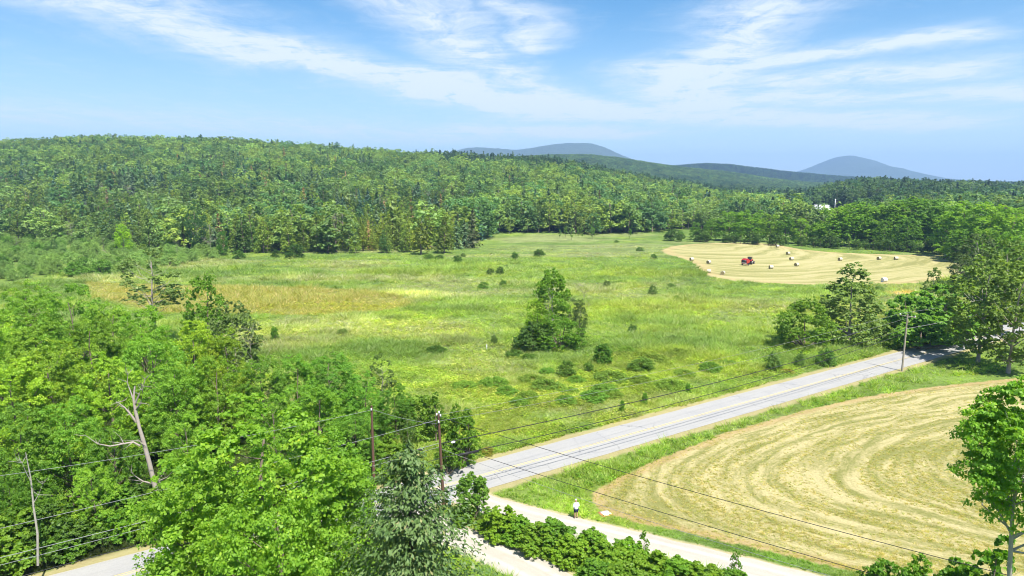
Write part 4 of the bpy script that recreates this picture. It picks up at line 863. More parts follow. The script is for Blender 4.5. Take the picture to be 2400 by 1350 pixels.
# row of large trees behind the tractor field
ROW = [(1595, 540, 372, .75, 'low tree at the left end of the field\'s tree row', (.8, .9, .8)), (1632, 520, 368, .7, 'second tree from the left in the field\'s tree row', (.8, .9, .8)), (1668, 512, 366, .75, 'mid green tree left of the broad maple of the row', (.85, .95, .8)),
 (1712, 495, 362, .95, 'broad dark-centred maple in the left half of the row', (1.0, 1.05, .9)), (1760, 490, 358, .95, 'broad bright maple at the left half of the row', (1.05, 1.1, .9)), (1808, 500, 354, .8, 'pale-topped tree in the middle of the row', (1.15, 1.1, 1.1)),
 (1845, 505, 348, .75, 'grey-green tree right of the pale-topped tree', (.75, .85, .8)), (1880, 512, 343, .75, 'yellow-green tree left of the barn gap', (1.2, 1.2, .9)), (1918, 520, 338, .7, 'low tree beneath the barn gap', (.85, .95, .8)),
 (1955, 485, 334, .95, 'bright broad maple right of the barn gap', (1.15, 1.15, .9)), (2005, 474, 331, 1.0, 'tallest rounded maple right of the barn gap', (1.05, 1.1, .9)), (2045, 482, 327, .9, 'maple joined to the tallest rounded maple', (1.0, 1.05, .9)),
 (2095, 470, 326, 1.0, 'dark-edged maple at the middle right of the row', (.95, 1.0, .85)), (2140, 462, 322, 1.0, 'high dense maple at the right third of the row', (.85, .95, .85)), (2180, 468, 318, .95, 'dark maple with bare limbs showing below', (.75, .85, .8)),
 (2222, 478, 310, .95, 'shaded maple before the row\'s right end', (.8, .9, .8)), (2130, 505, 308, .7, 'low dark maple in front of the high dense one', (.7, .82, .75)), (2075, 515, 314, .65, 'low maple along the field verge, middle right', (.75, .85, .8)),
 (2270, 472, 280, 1.0, 'bright spreading maple at the row\'s right end', (1.1, 1.15, .9)), (2325, 478, 262, 1.0, 'bright spreading maple next to the right edge', (1.1, 1.15, .9)), (2375, 490, 250, .9, 'bright maple cut by the right edge above the willow', (1.15, 1.15, .9)), (2420, 480, 262, 1.0, 'maple mostly outside the right edge, far row', (1.0, 1.1, .9)),
 (2250, 540, 262, .8, 'dark maple low at the row\'s right end', (.75, .85, .8)), (2310, 535, 238, .8, 'maple behind the willow at the field corner', (.95, 1, .85)), (2385, 540, 225, .8, 'maple above the second birch at the right edge', (1.05, 1.1, .9))]
for i_, (a_, b_, Y, w_, lab, tn) in enumerate(ROW): tree_top('mid%d' % (i_ % 4), 'maple_tree', a_, b_, Y, w_ * 1.4, lab, 'maple tree', 'tree row behind the tractor field', tn)
for i_ in range(34):
    a_ = 1575 + i_ * 20.5 + rng.uniform(-6, 6); Y = np.interp(a_, [1575, 1900, 2260], [360, 326, 285]) + rng.uniform(-2, 4)
    plant(['bush0', 'bush1', 'sapling0'][i_ % 3], 'shrub', x_at(a_, 590, Y), Y, rng.uniform(4, 7), rng.uniform(.9, 1.3), ['rounded', 'spreading', 'upright'][i_ % 3] + ' undergrowth bush at the foot of the tree row, ' + ['left end', 'above the tractor', 'above the farthest bale', 'below the barn gap', 'under the tallest rounded maple', 'under the high dense maple', 'right end'][min(6, i_ // 5)], 'shrub', 'bushes under the tree row', (.75, .85, .7))
# scrub left of the meadow
SC = []
for i_ in range(900):
    a_ = rng.uniform(-60, 530); b_ = rng.uniform(562, 662)
    lim = np.interp(a_, [-60, 200, 330, 440, 530], [662, 650, 640, 618, 606])
    if b_ > lim: continue
    X_, Y = at(a_, b_)
    if all(math.hypot(X_ - p[0], (Y - p[1]) * .8) > 4.8 for p in SC): SC.append((X_, Y, a_, b_))
for X_, Y, a_, b_ in SC:
    br = b_ > 600; hh = rng.uniform(2.8, 5.2); t_ = rng.uniform(1.3, 1.9); dk = rng.random() < .2
    where = 'in the scrub, back rows' if b_ < 590 else ('in the scrub, middle' if b_ < 620 else 'in the scrub, front rows')
    lab = ('dark green ' if dk else 'grey-green ') + ('low ' if hh < 3.6 else 'tall ' if hh > 4.6 else '') + 'willow bush ' + where + ', ' + ('left edge' if a_ < 70 else 'near left' if a_ < 150 else 'left of the slender willow' if a_ < 300 else 'around the slender willow' if a_ < 400 else 'right of the slender willow'); lab = lab.replace('blue-thin', 'bluish')
    plant('bush0' if dk else 'bushg', 'willow_shrub', X_, Y, hh, rng.uniform(.95, 1.5), lab, 'shrub', lab.replace('bush', 'bushes'), (t_ * (.8 if dk else .95), t_ * (.9 if dk else 1.0), t_ * (.8 if dk else .95)))
ED = [('tree_round', 'mid2', 285, 525, 290, .72, 'vivid light green round tree in front of the cedars', (1.7, 1.6, .9)), ('a', 'airy', 240, 548, 300, 1.2, 'airy grey-green tree left of the vivid light green tree', (.9, 1, 1)),
 ('a', 'midg0', 125, 560, 292, .7, 'bluish thin-crowned tree among the scrub on the far left', (.6, .85, .8)), ('a', 'airy', 35, 548, 300, 1.3, 'pale stemmed open tree near the left edge', (.9, .95, .6)),
 ('a', 'dead0', 490, 520, 283, .7, 'bare white-stemmed dead tree at the front of the cedars', (1, 1, 1)), ('a', 'dead1', 165, 515, 340, .8, 'bare grey dead tree before the cedars, far left', (1, 1, 1)), ('a', 'twiggy', 412, 560, 270, .9, 'thin bare stem right of the vivid light green tree', (1, 1, 1)),
 ('a', 'midg1', 455, 470, 300, .62, 'tall dark aspen standing above the cedars behind the scrub', (.5, .75, .7)), ('a', 'mid1', 520, 540, 285, .6, 'dark green tree right of the white dead tree', (.55, .75, .7)),
 ('a', 'pine0', 345, 510, 300, 1.0, 'layered pine right behind the vivid light green tree', (1.2, 1.2, .9)), ('a', 'bush0', 690, 572, 274, 1.15, 'broad dark yew-like bush at the cedar wood\'s lower corner', (.5, .65, .5)), ('a', 'bush0', 645, 585, 276, .9, 'dark bush left of the broad yew-like one', (.55, .7, .5)),
 ('a', 'spruce0', 1108, 488, 320, .9, 'browned spruce at the tip of the wood', (1.4, 1.0, .9)), ('a', 'cedar0', 1040, 505, 296, 1.1, 'wide olive cedar near the tip of the wood', (1.0, .95, .9)), ('a', 'cedar1', 985, 510, 290, 1.2, 'yellow-olive cedar left of the wide olive cedar', (1.3, 1.15, .9))]
for _, key, a_, b_, Y, w_, lab, tn in ED:
    cat = 'shrub' if key.startswith('bush') else 'tree'; nm = {'dead0': 'dead_tree', 'dead1': 'dead_tree', 'twiggy': 'dead_tree', 'pine0': 'pine_tree', 'spruce0': 'spruce_tree', 'cedar0': 'cedar_tree', 'cedar1': 'cedar_tree', 'bush0': 'shrub'}.get(key, 'broadleaf_tree')
    tree_top(key, nm, a_, b_, Y, w_, lab, cat, None, tn)
for i_, (a_, b_) in enumerate([(1312, 558), (1325, 556), (1340, 562), (1355, 556), (1364, 558), (1388, 560), (1392, 556), (1476, 560)]):
    plant('sapling%d' % (i_ % 2), 'sapling', *at(a_, b_), 5.0 + i_ % 3, .75, 'young tree in the loose line along the upper meadow rim', 'sapling', 'young trees at the upper meadow rim', (.8, .95, .8))

# hedge between the two gravel tracks
HX = [1150, 1178, 1215, 1262, 1300, 1345, 1385, 1430, 1470, 1400, 1520, 1590, 1471, 1650, 1720]
for i_, (a_, b_, hh, w_, key, tn) in enumerate([(1150, 1245, 1.3, 1.5, 'hedge1', (.9, 1, .8)), (1178, 1262, 2.6, .85, 'hedge1', (1.1, 1.2, .8)), (1215, 1268, 2.0, 1.15, 'hedge0', (1.0, 1.1, .9)), (1262, 1288, 2.1, 1.2, 'hedge1', (.95, 1.05, .8)), (1300, 1285, 2.3, 1.1, 'hedge0', (.95, 1.05, .9)),
      (1345, 1318, 2.0, 1.2, 'hedge1', (1.1, 1.2, .8)), (1385, 1310, 2.2, 1.15, 'hedge0', (1.1, 1.15, .9)), (1430, 1345, 2.3, 1.3, 'hedge1', (1.0, 1.1, .8)), (1470, 1330, 2.2, 1.1, 'hedge0', (1.2, 1.25, .9)), (1400, 1385, 2.2, 1.2, 'hedge0', (.85, .95, .8)),
      (1520, 1370, 2.3, 1.3, 'hedge1', (.95, 1.05, .8)), (1590, 1385, 2.2, 1.3, 'hedge0', (1.0, 1.1, .8)), (1471, 1410, 2.4, 1.3, 'hedge1', (.85, .95, .8)), (1650, 1395, 2.2, 1.2, 'hedge1', (.95, 1.05, .8)), (1720, 1400, 1.9, 1.2, 'hedge0', (.9, 1, .8)), (1085, 1225, 1.1, 1.5, 'hedge1', (.9, 1.0, .8)), (1560, 1430, 2.4, 1.3, 'hedge0', (.9, 1.0, .8))]):
    plant(key, 'hedge_shrub', *at(a_, b_), hh * 1.1, w_ * 1.25, (['first', 'second', 'third', 'fourth', 'fifth', 'sixth', 'seventh', 'eighth', 'ninth', 'tenth', 'eleventh', 'twelfth', 'thirteenth', 'fourteenth', 'fifteenth'][sum(1 for q__ in HX if q__ < a_)] if i_ < 15 else ['low', 'lowest'][i_ - 15]) + ' leafy hedge bush from the tall upright bush, between the gravel tracks', 'shrub', 'hedge bushes between the gravel tracks', tn)
plant('sapling0', 'sapling', *at(1507, 1325), 3.0, .75, 'young birch sapling standing out of the hedge top', 'sapling', None, (.95, 1.05, 1.0))
plant('sapling1', 'sapling', *at(1722, 1365), 2.6, .8, 'small bright sapling at the hedge\'s right end by the track', 'sapling', None, (.75, 1, .6))
tree_top('tallbush', 'shrub', 2085, 1318, 40, .9, 'shrub top showing at the bottom edge left of the pale-trunked maple', 'shrub', None, (.7, .85, .7))
tree_top('tallbush', 'shrub', 2185, 1322, 39, .9, 'twiggy shrub top at the bottom edge under the mown field', 'shrub', None, (.75, .9, .7))
tree_top('hedge0', 'shrub', 2290, 1325, 38, .8, 'shrub at the foot of the pale-trunked maple', 'shrub', None, (.7, .85, .7))
tree_top('sapling1', 'sapling', 2345, 1255, 37, .75, 'twiggy sapling beside the pale maple trunk', 'sapling', None, (.8, 1, .7))

# ------------------------------------------------------------------ poles and wires
M['pole_brown'] = simple('treated_pole', (.105, .058, .038), .85, .4, 4, bump=.3); M['pole_grey'] = simple('weathered_pole', (.30, .26, .21), .9, .35, 5, bump=.3)
M['porcelain'] = simple('porcelain', (.75, .76, .78), .3, .05); M['galv'] = simple('galvanised_steel', (.55, .57, .6), .45, .15, 10, .7); M['cable_black'] = simple('cable_black', (.02, .02, .022), .6, .1)
M['wire_pale'] = simple('aluminium_wire', (.22, .225, .23), .6, .1)
def bx(bm_, cx, cy_, cz, sx, sy, sz, rot=0.0):
    i = len(bm_[0]); c, s = math.cos(rot), math.sin(rot)
    for dx in (-1, 1):
        for dy in (-1, 1):
            for dz in (-1, 1):
                x, y = dx * sx / 2, dy * sy / 2; bm_[0].append((cx + x * c - y * s, cy_ + x * s + y * c, cz + dz * sz / 2))
    for f in ((0, 1, 3, 2), (4, 6, 7, 5), (0, 4, 5, 1), (2, 3, 7, 6), (0, 2, 6, 4), (1, 5, 7, 3)): bm_[1].append(tuple(i + k for k in f))
def boxmesh(name, boxes, m, bevel=0.0):
    B = ([], [])
    for b in boxes: bx(B, *b)
    me = mesh_np(name, B[0], B[1], mats=[m])
    if bevel:
        import bmesh
        bm = bmesh.new(); bm.from_mesh(me); bmesh.ops.bevel(bm, geom=bm.edges[:], offset=bevel, segments=2, affect='EDGES'); bm.to_mesh(me); bm.free()
    return me
def cyl(name, p0, p1, r0, r1, m, sides=12, caps=True):
    V, Q = tube([p0, p1], [r0, r1], sides); F3 = []
    if caps:
        n = len(V); V = np.concatenate([V, [p0], [p1]])
        for k in range(sides): F3.append((n, (k + 1) % sides, k)); F3.append((n + 1, sides + k, sides + (k + 1) % sides))
    return mesh_np(name, V, Q, F3, mats=[m])
def pole(pos, h, lean, m, label, arm=None, insul=(), extra=None, group='utility poles'):
    e = empty('utility_pole', (*pos, 0), label, 'utility pole', group); e.rotation_euler = lean
    link('shaft', mesh_np('shaft', *tube([(0, 0, -.3), (0, 0, h * .5), (0, 0, h)], [.16, .135, .105], 12), mats=[m], smooth=True), e)
    link('pole_cap', cyl('pole_cap', (0, 0, h), (0, 0, h + .05), .106, .05, m), e)
    if arm: 
        a = math.atan2(RN[1], RN[0]); link('crossarm', boxmesh('crossarm', [(0, 0, h - .35, arm, .11, .12, a)], m), e)
    for (dx, dy, z) in insul:
        link('insulator', cyl('insulator', (dx, dy, z), (dx, dy, z + .22), .09, .05, M['porcelain'], 8), e)
    return e
P1 = np.array(at(1040, 1190)); P2 = np.array(at(2114, 870)); DL = (P2 - P1) / np.linalg.norm(P2 - P1); P0 = P1 - DL * 78; P4 = P2 + DL * 60; PX = np.array(at(877, 1147)); P3 = np.array([52.0, 19.5])
NL = np.array([-DL[1], DL[0]])
pole(P1, 9.1, (0, R(-2.2), 0), M['pole_brown'], 'dark brown utility pole at the road junction beside the spruce', None, [(-.16, .1, 8.95), (.18, 0, 8.9), (0, -.16, 8.35), (.05, .15, 9.15)])
pole(P2, 9.4, (0, R(.6), 0), M['pole_grey'], 'grey utility pole with crossarm on the near verge of the road', 2.6, [(NL[0] * k_, NL[1] * k_, 9.11) for k_ in (-1.15, 0, 1.15)])
pole(PX, 8.6, (0, 0, 0), M['pole_brown'], 'slim brown pole across the road in front of the dark wood', None, [(0, -.14, 8.2)])
pole(P0, 9.1, (0, 0, 0), M['pole_brown'], 'brown utility pole beyond the left edge carrying the roadside wires', None, [])
pole(P4, 9.3, (0, 0, 0), M['pole_grey'], 'grey utility pole hidden by the birches at the road\'s far end', 2.4, [])
pole(P3, 9.0, (0, 0, 0), M['pole_brown'], 'brown utility pole beyond the right edge at the gravel road', None, [])
l1 = math.tan(R(-2.2))
def p1(z, dx=0, dy=0): return (P1[0] + z * l1 + dx, P1[1] + dy, z)
def wire(a, b, sag, r, m, label, name='power_line', n=26, grp='overhead wires'):
    a, b = np.array(a, float), np.array(b, float); t = np.linspace(0, 1, n)[:, None]; Pp = a + (b - a) * t; Pp[:, 2] -= (4 * sag * t * (1 - t))[:, 0]
    e_ = link(name, mesh_np(name, *tube(Pp, [r] * n, 5), mats=[m], smooth=True)); return tag(e_, label, 'overhead wire', grp), Pp
nl = lambda p, k_, z: (p[0] + NL[0] * k_, p[1] + NL[1] * k_, z)
wire(p1(9.05), nl(P2, 1.15, 9.3), .7, .013, M['wire_pale'], 'uppermost pale wire from the brown pole to the grey crossarm')
wire(p1(8.45), nl(P2, -1.15, 9.3), 1.0, .013, M['wire_pale'], 'second pale wire from the brown pole to the grey crossarm')
wire(p1(6.3), nl(P2, 0, 7.0), .9, .042, M['cable_black'], 'thick black cable from the brown pole along the road to the grey pole', 'black_cable')
o_, pp_ = wire(p1(4.9), nl(P2, 0, 6.3), 1.1, .034, M['cable_black'], 'lowest black cable above the meadow side of the road', 'black_cable')
q0, q1 = pp_[1] * .55 + pp_[0] * .45, pp_[2] * .2 + pp_[1] * .8
link('splice_case', cyl('splice_case', tuple(q0 + [0, 0, -.10]), tuple(q1 + [0, 0, -.10]), .11, .11, M['cable_black']), o_)
wire(p1(8.6), nl(P0, 0, 8.7), 1.0, .017, M['wire_pale'], 'uppermost pale wire crossing the lower left wood')
o_, pp_ = wire(p1(6.35), nl(P0, 0, 6.6), .8, .022, M['wire_pale'], 'middle cable crossing the lower left wood', 'pale_cable')
link('splice_case', cyl('splice_case', tuple(pp_[0] * .45 + pp_[1] * .55 + np.array([0, 0, -.12])), tuple(pp_[0] * .05 + pp_[1] * .95 + np.array([0, 0, -.12])), .12, .12, M['cable_black']), o_)
wire(p1(6.0), nl(P0, 0, 6.1), .9, .017, M['wire_pale'], 'lower of the two close cables crossing the lower left wood', 'pale_cable')
wire(p1(4.9), nl(P0, 0, 4.9), .9, .026, M['cable_black'], 'lowest dark cable at the bottom left corner', 'black_cable')
wire(p1(8.9), (*P3, 8.8), .9, .022, M['cable_black'], 'upper dark wire slanting across the mown field to the lower right')
wire(p1(6.4), (*P3, 6.6), .8, .022, M['cable_black'], 'middle dark wire slanting across the mown field to the lower right')
wire(p1(5.8), (*P3, 6.9), 1.6, .014, M['wire_pale'], 'thin pale wire low over the gravel road')
wire(nl(P2, 1.15, 9.3), nl(P4, 1.1, 9.2), .5, .022, M['wire_pale'], 'upper pale wire running behind the big birch'); wire(nl(P2, 0, 7.0), nl(P4, 0, 7.0), .5, .036, M['wire_pale'], 'cable running from the grey pole behind the big birch', 'pale_cable')
wire((PX[0], PX[1], 8.3), p1(8.2), .25, .016, M['wire_pale'], 'thin wire linking the slim pole to the brown pole')
wire((PX[0], PX[1], 8.2), (PX[0] - 30, PX[1] - 16, 7.8), .5, .016, M['wire_pale'], 'thin wire leaving the slim pole into the wood')
# bracket with white box on the first cable, green pedestal at the pole foot
e_ = empty('cable_terminal', (*(P1 + DL * 1.1), 0), 'white cable terminal box hanging on the wire right of the brown pole', 'terminal box')
link('box', boxmesh('box', [(0, 0, 6.18, .38, .16, .18, math.atan2(DL[1], DL[0]))], M['porcelain'], .03), e_); link('hanger', cyl('hanger', (0, 0, 6.3), (0, 0, 6.42), .02, .02, M['galv'], 6), e_)
e_ = empty('cable_pedestal', (P1[0] + .55, P1[1] - .05, 0), 'small grey-green cable pedestal at the foot of the brown pole', 'pedestal')
link('cabinet', boxmesh('cabinet', [(0, 0, .4, .32, .25, .8)], simple('pedestal_green', (.12, .2, .17), .6), .03), e_); link('cabinet_cap', boxmesh('cabinet_cap', [(0, 0, .83, .38, .3, .07)], simple('pedestal_grey', (.25, .32, .3), .6), .02), e_)
# far poles
for (a_, b_, yt, Y, lab) in ((1957, 482, 466, 560, 'pale pole standing by the white barn'), (1930, 515, 496, 480, 'pale pole below the white barn'), (1635, 530, 500, 470, 'pale pole in the wood gap left of the tree row')):
    X_ = x_at(a_, b_, Y); zt = top_z(yt, Y); z0 = float(H(X_, Y)); e_ = empty('utility_pole', (X_, Y, z0), lab, 'utility pole', 'far utility poles')
    link('shaft', cyl('shaft', (0, 0, 0), (0, 0, max(zt - z0, 6)), .2, .14, M['porcelain']), e_); link('crossarm', boxmesh('crossarm', [(0, 0, max(zt - z0, 6) - .5, 1.6, .14, .14)], M['galv']), e_)

# ------------------------------------------------------------------ barn and far roofs
M['white_roof'] = simple('pale_metal_roof', (.62, .63, .65), .5, .1); M['white_wall'] = simple('white_siding', (.66, .66, .64), .8, .1); M['dark_open'] = simple('dark_opening', (.03, .03, .035), .9)
def house(X_, Y_, rz, L, Wd, hw, hr, label, name, rm=None):
    z0 = float(H(X_, Y_)); e = empty(name, (X_, Y_, z0), label, name.split('_')[-1], None, rz)
    V = [(-L/2, -Wd/2, -1), (L/2, -Wd/2, -1), (L/2, Wd/2, -1), (-L/2, Wd/2, -1), (-L/2, -Wd/2, hw), (L/2, -Wd/2, hw), (L/2, Wd/2, hw), (-L/2, Wd/2, hw), (-L/2, 0, hr - .06), (L/2, 0, hr - .06)]
    link('wall', mesh_np('wall', V, [(0, 1, 5, 4), (1, 2, 6, 5), (2, 3, 7, 6), (3, 0, 4, 7)], [(4, 8, 7), (5, 6, 9)], mats=[M['white_wall']]), e)
    o = .5
    for s in (-1, 1):
        k_ = (hr - hw) / (Wd / 2); V = []
        for zz in (0, .18):
            V += [(-L/2 - o, s * (Wd/2 + o), hw - k_ * o + zz), (L/2 + o, s * (Wd/2 + o), hw - k_ * o + zz), (L/2 + o, 0, hr + zz), (-L/2 - o, 0, hr + zz)]
        link('roof_slope', mesh_np('roof_slope', V, [(0, 1, 2, 3), (4, 7, 6, 5), (0, 4, 5, 1), (1, 5, 6, 2), (2, 6, 7, 3), (3, 7, 4, 0)], mats=[rm or M['white_roof']]), e)
    link('door', boxmesh('door', [(L * .1, -Wd/2 - .03, 1.1, 2.4, .08, 2.2)], M['dark_open']), e)
    for k_ in (-.3, .33): link('window', boxmesh('window', [(L * k_, -Wd/2 - .03, 1.5, .9, .07, 1.0)], M['dark_open']), e)
house(x_at(1926, 480, 640), 640, R(-55), 14, 9, 3.0, 7.2, 'white barn with pale gabled roof half hidden by trees', 'white_barn')
house(x_at(1937, 430, 1400), 1400, R(10), 16, 9, 4, 7, 'tiny white farmhouse roof on the far right slope', 'farm_house')
house(x_at(1898, 428, 1500), 1500, R(-5), 14, 8, 3.5, 6, 'tiny pale roof left of the far white farmhouse', 'farm_house')

# ------------------------------------------------------------------ hay bales
M['netwrap'] = simple('net_wrapped_hay', (.45, .42, .32), .8, .2, 6, bump=.4); M['hayend'] = simple('hay_spiral_end', (.27, .225, .12), .9, .35, 8, bump=.5); M['whitewrap'] = simple('white_bale_wrap', (.58, .58, .55), .5, .08)
def bale_meshes(m1, m2, r=.72, L=1.35):
    s = 20; V = []; Q = []
    prof = [(-L/2, r * .95), (-L/2 + .06, r), (-.2, r * 1.01), (.2, r * 1.0), (L/2 - .06, r), (L/2, r * .95)]
    for x, rr in prof:
        for k_ in range(s): t = 2 * math.pi * k_ / s; sag = 1 - .07 * max(0, -math.sin(t)) ** 2; V.append((x, rr * math.cos(t) * (1.03), rr * math.sin(t) * sag))
    for i in range(len(prof) - 1):
        for k_ in range(s): Q.append((i * s + k_, i * s + (k_ + 1) % s, (i + 1) * s + (k_ + 1) % s, (i + 1) * s + k_))
    wrap = mesh_np('wrap', V, Q, mats=[m1], smooth=True); ends = []
    for sg in (-1, 1):
        V = [(sg * (L/2 - .03), 0, 0)]; F3 = []; Q = []
        for j, q in enumerate((.32, .62, .935)):
            for k_ in range(s): t = 2 * math.pi * k_ / s; V.append((sg * (L/2 - (.05 if j == 1 else 0) - (.02 if j == 2 else .03)), r * q * 1.03 * math.cos(t), r * q * math.sin(t) * (1 - .07 * max(0, -math.sin(t)) ** 2)))
        for k_ in range(s): F3.append((0, 1 + k_, 1 + (k_ + 1) % s))
        for j in range(2):
            for k_ in range(s): Q.append((1 + j * s + k_, 1 + (j + 1) * s + k_, 1 + (j + 1) * s + (k_ + 1) % s, 1 + j * s + (k_ + 1) % s))
        ends.append(mesh_np('bale_end', V, Q, F3, mats=[m2]))
    return wrap, ends
bw, be = bale_meshes(M['netwrap'], M['hayend']); bw2, be2 = bale_meshes(M['whitewrap'], M['whitewrap'])
BL = [(1621, 611, 'bale on the hay field\'s left rim, farthest left'), (1661, 618, 'bale right of the leftmost one, near the field\'s left rim'), (1661, 640, 'bale near the lower left rim of the hay field'), (1694, 644, 'bale lowest on the left side of the hay field'),
      (1822, 580, 'farthest bale, on the upper rim of the hay field'), (1847, 597, 'bale up and right of the red tractor'), (1855, 610, 'bale directly right of the red tractor'), (1867, 624, 'bale below and right of the red tractor'),
      (1807, 630, 'bale below the front of the red tractor'), (1969, 611, 'single bale in the centre of the right half of the hay field'), (2060, 609, 'left one of two neighbouring bales on the right'), (2100, 609, 'right one of two neighbouring bales on the right')]
for i_, (a_, b_, lab) in enumerate(BL):
    X_, Y_ = at(a_, b_); rz = R([20, 35, -10, 60, 10, 25, 15, 30, 5, 20, 25, 0][i_]); e_ = empty('hay_bale', (X_, Y_, .66), 'round netted ' + lab, 'hay bale', 'round bales on the tractor field', rz)
    e_.scale = (.93,) * 3; e_.location[2] = .62; link('net_wrap', bw, e_); [link('bale_end', q_, e_) for q_ in be]
X_, Y_ = at(2072, 661); e_ = empty('hay_bale', (X_, Y_, .68), 'white wrapped bale at the lower rim of the hay field', 'hay bale', 'round bales on the tractor field', R(10)); link('plastic_wrap', bw2, e_); [link('bale_end', q_, e_) for q_ in be2]
# bale wagon by the right corner
M['redpaint'] = simple('red_paint', (.42, .02, .022), .35, .12, 5, spec=.5); M['darkred'] = simple('faded_red_paint', (.30, .015, .02), .45, .2, 5); M['rubber'] = simple('rubber', (.018, .018, .018), .85, .2); M['rimgrey'] = simple('rim_silver', (.55, .54, .52), .4, .1); M['glass_dark'] = simple('cab_glass', (.03, .04, .045), .1, .1, spec=.8); M['blackmetal'] = simple('black_metal', (.02, .02, .024), .5, .1)
def wheel(parent, x, y, r, w, rim=None):
    s = 22; V = []; Q = []; pr = [(-w/2, r * .62), (-w/2, r * .9), (-w/2 + .05, r * .985), (0, r), (w/2 - .05, r * .985), (w/2, r * .9), (w/2, r * .62)]
    for yy, rr in pr:
        for k_ in range(s):
            t = 2 * math.pi * k_ / s; q = rr * (1.0 + (.035 if k_ % 2 and rr > r * .95 else 0)); V.append((q * math.cos(t), yy, q * math.sin(t)))
    for i in range(len(pr) - 1):
        for k_ in range(s): Q.append((i * s + k_, i * s + (k_ + 1) % s, (i + 1) * s + (k_ + 1) % s, (i + 1) * s + k_))
    o = link('wheel', mesh_np('tyre', V, Q, mats=[M['rubber']]), parent, (x, y, r)); link('rim', cyl('rim', (0, -w/2 + .04, 0), (0, w/2 - .04, 0), r * .63, r * .63, rim or M['rimgrey'], 18), o)
    link('hub', cyl('hub', (0, -w/2 - .02, 0), (0, w/2 + .02, 0), r * .2, r * .2, M['blackmetal'], 10), o); return o
# tractor and baler
X_, Y_ = at(1752, 620.5); HD = R(50)
tr = empty('tractor', (X_ + 1.9 * math.cos(HD), Y_ + 1.9 * math.sin(HD), 0), 'red tractor with dark canopy pulling the baler across the hay field', 'tractor', None, HD)
def prism(name, prof, y0, y1, m, bev=0.03):
    n = len(prof); V = [(x, y0, z) for x, z in prof] + [(x, y1, z) for x, z in prof]; me = bpy.data.meshes.new(name)
    me.from_pydata(V, [], [tuple(range(n))[::-1], tuple(range(n, 2 * n))] + [(i, (i + 1) % n, n + (i + 1) % n, n + i) for i in range(n)]); me.materials.append(m)
    import bmesh
    bm = bmesh.new(); bm.from_mesh(me); bmesh.ops.recalc_face_normals(bm, faces=bm.faces[:]); 
    if bev: bmesh.ops.bevel(bm, geom=bm.edges[:], offset=bev, segments=2, affect='EDGES')
    bm.to_mesh(me); bm.free(); return me
link('chassis', prism('chassis', [(-.5, .65), (2.75, .65), (2.75, 1.0), (1.0, 1.15), (-.5, 1.15)], -.28, .28, M['blackmetal']), tr)
link('hood', prism('hood', [(1.0, 1.0), (2.85, .95), (2.95, 1.45), (2.6, 1.72), (1.0, 1.85)], -.36, .36, M['redpaint'], .06), tr)
link('grille', boxmesh('grille', [(2.95, 0, 1.2, .06, .56, .42)], M['blackmetal']), tr)
link('cab_body', prism('cab_body', [(-.55, 1.1), (1.0, 1.1), (1.0, 1.75), (-.55, 1.7)], -.6, .6, M['redpaint'], .05), tr)
link('cab_glass', prism('cab_glass', [(-.5, 1.7), (.95, 1.76), (.75, 2.62), (-.4, 2.62)], -.58, .58, M['glass_dark'], .03), tr)
for sx_, sy_ in ((-.45, -.6), (-.45, .6), (.85, -.6), (.85, .6)): link('cab_post', cyl('cab_post', (sx_, sy_, 1.7), (sx_ * .92, sy_ * .97, 2.65), .045, .045, M['blackmetal'], 6), tr)
link('canopy', boxmesh('canopy', [(.15, 0, 2.72, 1.75, 1.5, .16)], simple('canopy_brown', (.06, .045, .035), .6), .05), tr)
link('exhaust', cyl('exhaust', (1.9, .25, 1.7), (1.9, .25, 2.6), .05, .05, M['blackmetal'], 8), tr)
link('seat', boxmesh('seat', [(-.1, 0, 1.85, .5, .5, .25)], M['blackmetal'], .03), tr)
for sy_ in (-1, 1):
    wheel(tr, -.1, sy_ * .86, .82, .46); wheel(tr, 2.4, sy_ * .78, .52, .32)
    link('fender', prism('fender', [(-.95, 1.35), (-.8, 1.68), (-.1, 1.86), (.6, 1.72), (.8, 1.4), (.7, 1.38), (.5, 1.6), (-.1, 1.74), (-.7, 1.6), (-.85, 1.33)], sy_ * .62, sy_ * 1.1, M['redpaint'], .015), tr)
    link('headlight', cyl('headlight', (2.93, sy_ * .26, 1.35), (3.0, sy_ * .26, 1.35), .09, .09, M['porcelain'], 10), tr)
bl = empty('round_baler', (X_ - 2.2 * math.cos(HD), Y_ - 2.2 * math.sin(HD), 0), 'red round baler with dark rear door towed behind the tractor', 'baler', None, HD)
link('bale_chamber', prism('bale_chamber', [(-1.1, .75), (-1.3, 1.3), (-1.2, 2.05), (-.7, 2.4), (.4, 2.45), (1.1, 2.1), (1.35, 1.5), (1.2, .8), (.4, .5), (-.5, .5)], -1.0, 1.0, M['darkred'], .05), bl)
for sy_ in (-1, 1):
    link('side_panel', prism('side_panel', [(-.1, .95), (-.1, 2.2), (.45, 2.32), (1.15, 1.95), (1.25, 1.2), (1.0, .95)], sy_ * 1.04, sy_ * 1.16, M['redpaint'], .03), bl)
    link('rear_side_panel', prism('rear_side_panel', [(-1.15, .95), (-1.22, 1.95), (-.7, 2.25), (-.2, 2.25), (-.2, .95)], sy_ * 1.04, sy_ * 1.12, M['redpaint'], .03), bl)
    wheel(bl, .1, sy_ * 1.18, .42, .30)
link('tailgate', boxmesh('tailgate', [(-1.33, 0, 1.6, .1, 1.7, 1.0)], M['blackmetal'], .02), bl); link('bumper', boxmesh('bumper', [(-1.35, 0, .95, .14, 1.9, .14)], M['porcelain'], .02), bl)
link('top_cover', boxmesh('top_cover', [(-.1, 0, 2.5, 1.0, 1.5, .08)], M['redpaint'], .02), bl); link('pickup', cyl('pickup', (1.3, -.85, .45), (1.3, .85, .45), .22, .22, M['blackmetal'], 10), bl)
